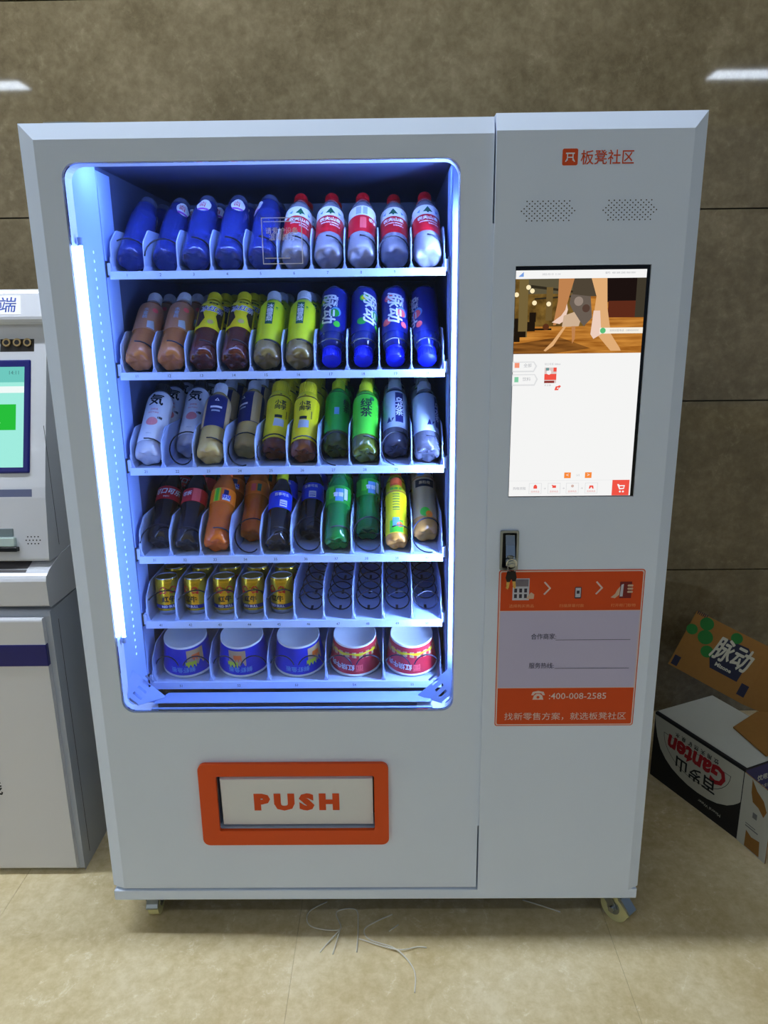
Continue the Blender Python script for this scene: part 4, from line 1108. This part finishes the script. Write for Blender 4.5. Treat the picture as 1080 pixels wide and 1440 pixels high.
# ---- noodle bowls, upside down
M_paper = mat('bowl_base_white', (240, 248, 246), 0.6); M_bblue = mat('bowl_blue', (32, 44, 190), 0.4); M_bred = mat('bowl_red', (186, 36, 46), 0.4)
BW = [(0.0640, 0.0), (0.0645, 0.0015), (0.0645, 0.004), (0.0628, 0.006), (0.0515, 0.078), (0.0510, 0.082)]
for i in range(5):
    red = i >= 3
    x = TX0 + (TX1 - TX0) / 5 * (i + 0.5)
    r = empty('noodle_bowl', (x, 0.150 + 0.0648 * math.cos(math.radians(15)), floor_z(5) + 0.0008 + 0.0648 * math.sin(math.radians(15))), '%s instant noodle bowl standing upside down in slot %s' % ('red' if red else 'blue', word(51 + i)), 'bowl', 'noodle bowls on the bottom tray')
    r.rotation_euler = (math.radians(15), 0, 0)
    loc = []
    m = MB(); m.lathe(BW[3:], M_bred if red else M_bblue, 40)
    m.f = m.f[:-2]; m.mi = m.mi[:-2]; m.sm = m.sm[:-2]
    o = bpy.data.objects.new('body', m.mesh('body')); C.objects.link(o); o.parent = r; bowl = o
    m = MB(); m.lathe([(0.0, 0.0), (0.0640, 0.0), (0.0648, 0.0015), (0.0648, 0.004), (0.0630, 0.0062)], M_paper, 40)
    o = bpy.data.objects.new('rim', m.mesh('rim')); C.objects.link(o); o.parent = r
    m = MB(); m.lathe([(0.0518, 0.0775), (0.0518, 0.0830), (0.0503, 0.0832), (0.0494, 0.0810), (0.0, 0.0806)], M_paper, 40)
    o = bpy.data.objects.new('base', m.mesh('base')); C.objects.link(o); o.parent = r
    m = MB()
    def br(z): return 0.0628 + (0.0515 - 0.0628) * (z - 0.006) / 0.072
    def bstrip(x0, x1, za, zb, mt, lay, wav=0.0):
        nn = 20; v = []; f = []
        for q in range(nn + 1):
            px = x0 + (x1 - x0) * q / nn
            for z in (za + wav * math.sin(q * 0.9), zb):
                rr = br(z) + lay; a = -PI / 2 + px / rr
                v.append((rr * math.cos(a), rr * math.sin(a), z))
        m.add(v, [(2 * q, 2 * q + 2, 2 * q + 3, 2 * q + 1) for q in range(nn)], mt)
    def btext(tx, size, px0, z0, mt, lay, bold):
        vs, fs = text_geo(tx, size, bold)
        v2 = []
        for v in vs:
            gx, gz = px0 - v[0], z0 - v[1]     # printed upside down: the bowl is turned over
            rr = br(gz) + lay; a = -PI / 2 + gx / rr
            v2.append((rr * math.cos(a), rr * math.sin(a), gz))
        m.add(v2, fs, mt)
    if red:
        bstrip(-0.17, 0.17, 0.050, 0.066, I['tan'], 0.0004, 0.003); bstrip(-0.06, 0.06, 0.058, 0.063, I['yellow'], 0.0006, 0.002)
        btext('红烧牛肉', 0.017, -0.034, 0.026, I['white'], 0.0007, 0.0006); btext('面', 0.02, 0.012, 0.024, I['coral'], 0.0007, 0.0006)
    else:
        off = (0.028, -0.01, 0.044)[i]
        bstrip(off - 0.016, off + 0.026, 0.036, 0.072, I['tan'], 0.0004, 0.006); bstrip(off - 0.004, off + 0.016, 0.046, 0.060, I['orange'], 0.0006, 0.004); bstrip(off - 0.02, off + 0.006, 0.030, 0.042, I['lime'], 0.0008, 0.004)
        btext('鲜虾鱼板', 0.015, 0.0, 0.022, I['lblue'], 0.0007, 0.0004)
    o = bpy.data.objects.new('bowl_print', m.mesh('bowl_print')); C.objects.link(o); o.parent = bowl

# ------------------------------------------------------------------ self-service kiosk on the left
KX0, KX1 = -0.765, -0.19
KR = empty('self_service_kiosk', ((KX0 + KX1) / 2, 0.40, 0), 'white self-service kiosk with slanted touch screen and dark blue band', 'kiosk')
M_kw = mat('kiosk_white', (222, 222, 226), 0.3, coat=0.2); M_kshade = mat('kiosk_side_shade', (190, 196, 208), 0.4); M_kblue = mat('kiosk_blue', (20, 24, 110), 0.3); M_kslate = mat('kiosk_slate', (112, 118, 150), 0.4)  # side grey is the kiosk white with its shade put into the colour
k = MB(); k.prism_x([(0.212, 0.0), (0.60, 0.0), (0.60, 0.755), (0.212, 0.755)], KX0 + 0.006, KX1 - 0.004, M_kshade)
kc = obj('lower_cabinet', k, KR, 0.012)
k = MB(); k.prism_x([(0.196, 0.018), (0.215, 0.010), (0.215, 0.742), (0.196, 0.742)], KX0 + 0.012, KX1 - 0.018, M_kw)
kd = obj('cabinet_door', k, KR, 0.008)
k = MB(); k.box(KX0 + 0.013, KX1 - 0.0165, 0.1945, 0.2085, 0.616, 0.674, M_kblue)
obj('blue_band', k, kd, 0.002)
k = MB(); k.box(KX0 + 0.03, KX1 - 0.03, 0.22, 0.58, 0.0, 0.0005, M_blackplastic)
for tx, xx, zz, sz in (('热线', -0.387, 0.268, 0.05),):
    lettering(k, tx, sz, (-0.398 - 0.024, 0.1953, zz), XD, ZD, M_black_print, bold=0.0006)
obj('lettering', k, kd)
# console shelf
k = MB(); k.prism_x([(0.214, 0.765), (0.60, 0.755), (0.60, 0.90), (0.29, 0.875), (0.232, 0.858), (0.210, 0.846), (0.206, 0.835), (0.206, 0.775)], KX0, KX1, M_kw)
ks = obj('console', k, KR, 0.012)
k = MB(); k.prism_x([(0.2225, 0.853), (0.262, 0.868), (0.262, 0.8692), (0.2225, 0.8542)], KX0 + 0.06, KX1 - 0.055, mat('kiosk_tray_grey', (92, 88, 90), 0.35))
obj('coin_tray', k, ks)
# upper body
k = MB(); k.prism_x([(0.238, 0.875), (0.60, 0.875), (0.60, 1.46), (0.390, 1.46), (0.377, 1.405), (0.268, 1.055), (0.262, 1.03)], KX0 + 0.004, KX1 - 0.001, M_kw)
ku = obj('upper_body', k, KR, 0.008)
sd = Vector((0, 0.112, 0.35)).normalized(); sn = Vector((0, -0.35, 0.112)).normalized()
def slant(x, s, o=0.0):
    q = Vector((x, 0.265, 1.05)) + sd * s + sn * o
    return (q.x, q.y, q.z)
def sbox(mb, x0, x1, s0, s1, o0, o1, m):
    v = [slant(x, s_, o_) for o_ in (o0, o1) for x, s_ in ((x0, s0), (x1, s0), (x1, s1), (x0, s1))]
    return mb.add(v, [(0, 3, 2, 1), (4, 5, 6, 7), (0, 1, 5, 4), (1, 2, 6, 5), (2, 3, 7, 6), (3, 0, 4, 7)], m)
k = MB(); sbox(k, -0.727, -0.2285, 0.040, 0.318, -0.004, 0.004, M_kblue)
kscr = obj('screen', k, KR, 0.004); tag(kscr, 'lit cyan screen in a dark blue bezel')
k = MB()
def sq(x0, x1, s0, s1, o_, m): k.add([slant(x0, s0, o_), slant(x1, s0, o_), slant(x1, s1, o_), slant(x0, s1, o_)], [(0, 1, 2, 3)], m)
sq(-0.712, -0.243, 0.054, 0.300, 0.0045, scr('kiosk_cyan', 160, 236, 222)); sq(-0.712, -0.243, 0.262, 0.300, 0.0047, scr('kiosk_teal', 110, 200, 190)); sq(-0.712, -0.243, 0.236, 0.252, 0.0049, scr('kiosk_paper', 240, 250, 248))
for q in range(3):
    sq(-0.40 - 0.155 * q, -0.262 - 0.155 * q, 0.145, 0.208, 0.0050, scr('kiosk_green', 40, 190, 60))
    lettering(k, '微信支付', 0.016, slant(-0.331 - 0.155 * q, 0.158, 0.0053), (1, 0, 0), sd, scr('kiosk_paper2', 240, 250, 248))
    k.add([slant(-0.331 - 0.155 * q + 0.02 * math.cos(a_ * PI / 8), 0.186 + 0.014 * math.sin(a_ * PI / 8), 0.0053) for a_ in range(16)], [tuple(range(16))], MATS['kiosk_paper2'])
    lettering(k, '自助缴费', 0.012, slant(-0.331 - 0.155 * q, 0.085, 0.0053), (1, 0, 0), sd, scr('kiosk_ink', 70, 120, 120))
lettering(k, '14:11', 0.013, slant(-0.268, 0.285, 0.0053), (1, 0, 0), sd, MATS['kiosk_ink'])
obj('display', k, kscr)
k = MB(); sbox(k, -0.305, -0.2215, 0.338, 0.385, -0.003, 0.0015, mat('camera_recess', (40, 34, 26), 0.5))
kcam = obj('camera_module', k, KR)
for x in (-0.288, -0.262, -0.237):
    k = MB()
    k.cyl(slant(x, 0.360, 0.0), slant(x, 0.360, 0.006), 0.010, mat('module_brass', (176, 150, 104), 0.3, metal=0.8), 16); k.cyl(slant(x, 0.360, 0.006), slant(x, 0.360, 0.0065), 0.006, M_blackplastic, 16)
    obj('lens', k, kcam)
# slate strip, slot and speaker under the screen
md = Vector((0, 0.030, 0.175)).normalized(); mn = Vector((0, -0.175, 0.030)).normalized()
def mid(x, s, o=0.0):
    q = Vector((x, 0.238, 0.880)) + md * s + mn * o
    return (q.x, q.y, q.z)
def mbox(mb, x0, x1, s0, s1, o0, o1, m):
    v = [mid(x, s_, o_) for o_ in (o0, o1) for x, s_ in ((x0, s0), (x1, s0), (x1, s1), (x0, s1))]
    return mb.add(v, [(0, 3, 2, 1), (4, 5, 6, 7), (0, 1, 5, 4), (1, 2, 6, 5), (2, 3, 7, 6), (3, 0, 4, 7)], m)
k = MB(); mbox(k, -0.727, -0.224, 0.152, 0.173, -0.002, 0.0015, M_kslate); obj('slate_strip', k, KR)
k = MB(); mbox(k, -0.70, -0.268, 0.034, 0.056, -0.004, 0.012, mat('slot_pale', (190, 206, 200), 0.35)); mbox(k, -0.70, -0.262, 0.022, 0.033, -0.004, 0.014, M_blackplastic); mbox(k, -0.70, -0.274, 0.058, 0.078, -0.004, 0.002, mat('slot_grey', (120, 130, 132), 0.4))
obj('printer_slot', k, KR, 0.002)
k = MB()
for r_ in range(3):
    for q in range(5 if r_ == 1 else 4):
        cxx = -0.240 + 0.0085 * q - (0.0042 if r_ == 1 else 0); ss = 0.040 + 0.0085 * r_
        k.add([mid(cxx + 0.0018 * math.cos(a_ * PI / 4), ss + 0.0018 * math.sin(a_ * PI / 4), 0.0004) for a_ in range(8)], [tuple(range(8))], M_dark)
tag(obj('speaker_holes', k, KR), kind='stuff')
# head with lit sign
k = MB(); k.prism_x([(0.372, 1.437), (0.60, 1.43), (0.60, 1.512), (0.400, 1.520), (0.366, 1.455), (0.362, 1.444)], KX0 - 0.002, KX1 + 0.004, M_kw)
kh = obj('head', k, KR, 0.012)
hd = Vector((0, 0.034, 0.065)).normalized(); hn = Vector((0, -0.065, 0.034)).normalized()
def hp_(x, s, o):
    q = Vector((x, 0.366, 1.455)) + hd * s + hn * o
    return q
k = MB()
for o_, x0, x1, s0, s1, m in ((0.001, -0.70, -0.2425, 0.006, 0.056, scr('sign_white', 240, 246, 255, 1.1)),):
    v = [hp_(x0, s0, -0.004), hp_(x1, s0, -0.004), hp_(x1 - 0.006, s1, -0.004), hp_(x0, s1, -0.004), hp_(x0, s0, o_), hp_(x1, s0, o_), hp_(x1 - 0.006, s1, o_), hp_(x0, s1, o_)]
    k.add(v, [(0, 3, 2, 1), (4, 5, 6, 7), (0, 1, 5, 4), (1, 2, 6, 5), (2, 3, 7, 6), (3, 0, 4, 7)], m)
fitted(k, '自助服务终端', 0.262, 0.040, hp_(-0.256, 0.031, 0.0016), (1, 0, 0), hd, mat('sign_blue', (20, 70, 170), 0.5), bold=0.0003, align=1.0)
obj('lit_sign', k, kh)
# side panel seams
k = MB(); k.box(KX1 - 0.0042, KX1 - 0.0036, 0.25, 0.2515, 0.03, 0.72, M_dark); obj('side_seam', k, KR)
k = MB(); k.box(KX1 - 0.0012, KX1 - 0.0006, 0.300, 0.3015, 0.90, 1.20, M_dark); obj('side_seam', k, KR)

# ------------------------------------------------------------------ cartons on the right
M_card = mat('cardboard', (150, 104, 46), 0.85, var=0.08, vscale=60); M_cwhite = mat('carton_white', (196, 196, 184), 0.6, var=0.03, vscale=30); M_cnavy = mat('carton_black', (16, 17, 24), 0.5); M_cblue = mat('carton_navy', (34, 34, 92), 0.5)
Av, Bv = Vector((1.478, 0.632, 0)), Vector((1.618, 0.322, 0))
ux = (Bv - Av).normalized(); LBX = (Bv - Av).length       # along the printed side, towards the camera
uw = Vector((0.222, 0.100, 0)).normalized(); WBX = 0.243
HB = 0.225
CR = empty('water_carton', (1.65, 0.53, 0), 'white and black water carton lying open with upside-down red lettering', 'carton')
def cb(l_, w_, h_): return Av + ux * l_ + uw * w_ + Vector((0, 0, h_))
def cslab(mb, l0, l1, w0, w1, h0, h1, m):
    v = [cb(l_, w_, h_) for h_ in (h0, h1) for l_, w_ in ((l0, w0), (l1, w0), (l1, w1), (l0, w1))]
    return mb.add(v, [(0, 3, 2, 1), (4, 5, 6, 7), (0, 1, 5, 4), (1, 2, 6, 5), (2, 3, 7, 6), (3, 0, 4, 7)], m)
k = MB()
cslab(k, 0, LBX, 0, 0.004, 0, HB - 0.004, M_cnavy); cslab(k, 0, LBX, WBX - 0.004, WBX, 0, HB - 0.004, M_cnavy); cslab(k, 0, 0.004, 0.004, WBX - 0.004, 0, HB - 0.004, M_cnavy)
cslab(k, LBX - 0.004, LBX, 0.004, WBX - 0.004, 0, HB - 0.004, M_cblue); cslab(k, 0, LBX, 0, WBX, HB - 0.004, HB, M_cnavy); cslab(k, 0.004, LBX - 0.004, 0.004, WBX - 0.004, 0, 0.004, M_card)
cslab(k, 0.0, LBX - 0.004, 0.010, WBX - 0.002, HB, HB + 0.0008, M_cwhite)
cbody = obj('body', k, CR)
# printed side
k = MB()
wv = -0.0006
def cside(pts, m, o_=0.0):
    vs, fs = fill([pts])
    k.add([cb(v[0], wv - o_, v[1]) for v in vs], fs, m)
ov = [(0.001, HB - 0.008), (LBX - 0.003, HB - 0.008)]
for fl0, fr in ((1.0, 0.47), (0.97, 0.51), (0.93, 0.57), (0.87, 0.64), (0.77, 0.71), (0.67, 0.745), (0.56, 0.758), (0.45, 0.75), (0.35, 0.72), (0.255, 0.675), (0.17, 0.60), (0.10, 0.50), (0.05, 0.35), (0.02, 0.2), (0.005, 0.08)):
    ov.append((min(max(fl0 * LBX, 0.001), LBX - 0.003), HB * (1 - fr)))
cside(ov, M_cwhite)
def arc(off):
    return [(LBX * 0.5 + (0.128 + off) * math.cos(a), HB - 0.048 - (0.092 + off) * math.sin(a)) for a in [q * PI / 20 for q in range(21)]]
vs, fs = fill([arc(0.0) + arc(-0.0016)[::-1]]); k.add([cb(v[0], wv - 0.0002, v[1]) for v in vs], fs, M_black_print)
cside(rect(LBX * 0.5 - 0.128, LBX * 0.5 + 0.128, HB - 0.0495, HB - 0.048), M_black_print, 0.0002)
lettering(k, 'Ganten', 0.082, cb(LBX * 0.5 + 0.004, wv - 0.0004, HB - 0.070), -ux, (0, 0, -1), mat('carton_red', (168, 26, 40), 0.5), bold=0.003, shear=0.15, sx=0.92)
lettering(k, '百岁山', 0.048, cb(LBX * 0.5 + 0.004, wv - 0.0004, HB - 0.116), -ux, (0, 0, -1), M_black_print, bold=0.0012, sx=1.1)
lettering(k, '饮用天然矿泉水', 0.017, cb(LBX * 0.5, wv - 0.0004, HB - 0.030), -ux, (0, 0, -1), M_black_print, bold=0.0004, space=1.9)
lettering(k, 'Mineral Water', 0.014, cb(LBX * 0.70, wv - 0.0004, 0.034), -ux, (0, 0, -1), M_cwhite)
obj('side_print', k, cbody)
k = MB()
ef = lambda w_, h_: cb(LBX + 0.0007, w_, h_)
lettering(k, '饮用天然矿泉水', 0.020, ef(WBX * 0.5, HB - 0.045), uw, (0, 0, 1), M_cwhite, bold=0.0004)
lettering(k, '净含量 570ml x 24', 0.014, ef(WBX * 0.5, HB - 0.075), uw, (0, 0, 1), M_cwhite)
obj('end_print', k, cbody)
# end flap swung out towards the camera
fd = (Vector((1.652, 0.224, 0)) - Bv).normalized(); fo = fd.cross(Vector((0, 0, 1))).normalized()
def fl_(l_, h_, o_): return Bv + fd * l_ + Vector((0, 0, h_)) + fo * o_
k = MB()
prof_f = [(0.002, 0.002), (0.103, 0.0), (0.103, 0.200), (0.085, 0.214), (0.002, 0.219)]
vs, fs = fill([prof_f])
k.add([fl_(v[0], v[1], 0.0) for v in vs], fs, M_cwhite); k.add([fl_(v[0], v[1], 0.003) for v in vs], fs, M_cwhite)
npf = len(prof_f)
k.add([fl_(a_, b_, 0.0) for a_, b_ in prof_f] + [fl_(a_, b_, 0.003) for a_, b_ in prof_f], [(q, (q + 1) % npf, npf + (q + 1) % npf, npf + q) for q in range(npf)], M_card)
cflap = obj('end_flap', k, CR)
k = MB()
for o_ in (-0.0005, 0.0035):
    for pts, m in (([(0.030, 0.215), (0.050, 0.190), (0.075, 0.175), (0.088, 0.150), (0.080, 0.128), (0.060, 0.145), (0.040, 0.150), (0.032, 0.175)], M_card), ([(0.030, 0.055), (0.050, 0.045), (0.078, 0.050), (0.082, 0.004), (0.030, 0.004)], M_card), (rect(0.045, 0.060, 0.105, 0.122), mat('print_grey', (120, 120, 120), 0.6)), (rect(0.025, 0.070, 0.066, 0.070), MATS.get('print_grey')), (rect(0.025, 0.060, 0.074, 0.077), MATS.get('print_grey'))):
        k = MB(); vs, fs = fill([pts]); k.add([fl_(v[0], v[1], o_) for v in vs], fs, m or MATS['print_grey'])
        obj('flap_print', k, cflap)

# loose cardboard sheet on top of the water carton
k = MB()
shp = [(1.676, 0.530), (1.700, 0.378), (1.86, 0.40), (1.90, 0.56), (1.78, 0.600)]
vs, fs = fill([shp])
def shz(x, y): return 0.2275 + 0.12 * max(0, x - 1.69)
k.add([(v[0], v[1], shz(v[0], v[1])) for v in vs], fs, M_card); k.add([(v[0], v[1], shz(v[0], v[1]) + 0.004) for v in vs], fs, M_card)
ns = len(shp)
k.add([(x, y, shz(x, y)) for x, y in shp] + [(x, y, shz(x, y) + 0.004) for x, y in shp], [(q, (q + 1) % ns, ns + (q + 1) % ns, ns + q) for q in range(ns)], M_card)
tag(obj('cardboard_sheet', k), 'brown cardboard sheet lying on top of the white water carton', 'cardboard')

# brown drink carton leaning behind
CB = empty('drink_carton', (1.72, 0.78, 0.24), 'tilted brown cardboard carton with green circles behind the white carton', 'carton')
e1 = Vector((-0.773, 0.562, 0.296)).normalized()             # along the printed face, up to the left
e2 = Vector((0.480, 0.213, 0.851)); e2 = (e2 - e1 * e1.dot(e2)).normalized()
e3 = e2.cross(e1).normalized()
if e3.y < 0: e3 = -e3
LA, LB_, LC = 0.252, 0.205, 0.14
org = Vector((1.778, 0.69, 0.216))
def bb(a_, b_, c_): return org + e1 * a_ + e2 * b_ + e3 * c_
def bslab(mb, a0, a1, b0, b1, c0, c1, m):
    v = [bb(a_, b_, c_) for c_ in (c0, c1) for a_, b_ in ((a0, b0), (a1, b0), (a1, b1), (a0, b1))]
    return mb.add(v, [(0, 3, 2, 1), (4, 5, 6, 7), (0, 1, 5, 4), (1, 2, 6, 5), (2, 3, 7, 6), (3, 0, 4, 7)], m)
k = MB(); bslab(k, 0, LA, 0, LB_, 0, 0.004, M_card); bslab(k, 0, LA, 0, LB_, LC - 0.004, LC, M_card); bslab(k, 0, LA, 0, 0.004, 0.004, LC - 0.004, M_card); bslab(k, 0, LA, LB_ - 0.004, LB_, 0.004, LC - 0.004, M_card); bslab(k, LA - 0.004, LA, 0.004, LB_ - 0.004, 0.004, LC - 0.004, M_card)
bbody = obj('body', k, CB)
k = MB()
def bface(pts, m, o_): 
    vs, fs = fill([pts]); k.add([bb(v[0], v[1], -o_) for v in vs], fs, m)
M_bgreen = mat('carton_green', (22, 110, 34), 0.6); M_bdark = mat('carton_ink', (26, 26, 50), 0.6)
for a_, b_, rr in ((0.205, 0.180, 0.022), (0.238, 0.142, 0.018), (0.190, 0.138, 0.024), (0.165, 0.098, 0.020), (0.105, 0.182, 0.018)):
    k = MB(); bface(disc(a_, b_, rr, 20), M_bgreen, 0.0006); obj('green_circle', k, bbody)
k = MB()
bface([(0.045, 0.055), (0.135, 0.055), (0.150, 0.085), (0.140, 0.165), (0.060, 0.170), (0.040, 0.150)], M_bdark, 0.0005)
lettering(k, '脉动', 0.085, bb(0.095, 0.122, -0.001), -e1, e2, mat('carton_cream', (196, 190, 168), 0.6), bold=0.002, sx=0.72, shear=0.15)
lettering(k, 'Mizone', 0.018, bb(0.10, 0.075, -0.001), -e1, e2, MATS['carton_cream'], bold=0.0006)
obj('face_print', k, bbody)
for rc_ in (rect(0.225, 0.246, 0.006, 0.040), rect(0.006, 0.030, 0.02, 0.06)):
    k = MB(); bface(rc_, M_bdark, 0.0005); obj('printed_mark', k, bbody)
k = MB()
for q in range(6): bface(rect(0.214 + 0.006 * q, 0.217 + 0.006 * q, 0.196, 0.208), M_bdark, 0.0005)
obj('printed_bars', k, bbody)
k = MB()   # open flap at the lower right end
v = [bb(0, 0.0, 0), bb(0, LB_, 0), bb(-0.100, LB_ - 0.01, 0.045), bb(-0.100, 0.01, 0.045)]
v2 = [p_ + e3 * 0.004 for p_ in v]
k.add(v + v2, [(0, 1, 2, 3), (7, 6, 5, 4), (0, 4, 5, 1), (1, 5, 6, 2), (2, 6, 7, 3), (3, 7, 4, 0)], M_card)
obj('end_flap', k, CB)

# ------------------------------------------------------------------ small things
k = MB()   # bent strip lying on the machine's top
pts = []
for q in range(13):
    x = -0.020 + 0.0125 * q
    pts.append((x, 1.8150 + 0.0035 * math.sin(q / 12 * PI * 0.9) - 0.0006 * q + (0.0 if q < 9 else -0.0008 * (q - 9))))
v = []
for x, z in pts:
    v += [(x, 0.10, z), (x, 0.13, z + 0.001), (x, 0.13, z + 0.003), (x, 0.10, z + 0.002)]
f = []
for q in range(12):
    for s_ in range(4):
        f.append((4 * q + s_, 4 * q + (s_ + 1) % 4, 4 * q + 4 + (s_ + 1) % 4, 4 * q + 4 + s_))
f += [(0, 1, 2, 3), (48, 49, 50, 51)]
k.add(v, f, mat('strip_grey', (150, 156, 160), 0.4)); k.box(-0.018, -0.012, 0.10, 0.125, 1.7952, 1.8150, M_blackplastic)
tag(obj('metal_strip', k), 'bent grey metal strip lying on top of the vending machine', 'metal strip')

M_string = mat('nylon_string', (226, 220, 204), 0.4)
def strand(ptss, label, r_=0.0016):
    k = MB()
    for pp in ptss:
        pp = [Vector(q) for q in pp]
        out = []
        for q in range(len(pp) - 1):         # Catmull-Rom
            p0, p1, p2, p3 = pp[max(q - 1, 0)], pp[q], pp[q + 1], pp[min(q + 2, len(pp) - 1)]
            for s_ in range(6):
                t_ = s_ / 6
                out.append(0.5 * ((2 * p1) + (-p0 + p2) * t_ + (2 * p0 - 5 * p1 + 4 * p2 - p3) * t_ * t_ + (-p0 + 3 * p1 - 3 * p2 + p3) * t_ ** 3))
        out.append(pp[-1])
        k.tube(out, r_, M_string, 5)
    tag(obj('plastic_tie', k), label, 'plastic tie', 'plastic ties on the floor')
zf = 0.0018
strand([[(0.474, 0.095, zf), (0.430, 0.060, zf), (0.441, 0.012, zf + 0.004), (0.513, 0.000, zf + 0.006), (0.500, 0.060, zf), (0.547, 0.069, zf), (0.556, 0.02, zf), (0.556, -0.06, zf)], [(0.513, 0.000, zf + 0.006), (0.477, -0.047, zf), (0.470, -0.06, zf)], [(0.513, 0.0, zf + 0.005), (0.500, -0.066, zf)]],
       'looped pale plastic tie half under the vending machine')
strand([[(0.640, 0.052, zf), (0.600, 0.030, zf), (0.572, 0.006, zf), (0.585, -0.024, zf), (0.650, -0.058, zf + 0.005), (0.689, -0.110, zf), (0.689, -0.168, zf)], [(0.560, -0.022, zf), (0.650, -0.058, zf + 0.005), (0.700, -0.046, zf), (0.721, -0.048, zf)], [(0.632, 0.000, zf), (0.655, 0.020, zf)]],
       'branching pale plastic tie lying farthest out on the open floor')
strand([[(0.973, 0.098, zf), (1.015, 0.080, zf), (1.060, 0.058, zf)]], 'short straight plastic tie near the pale nylon caster wheel')
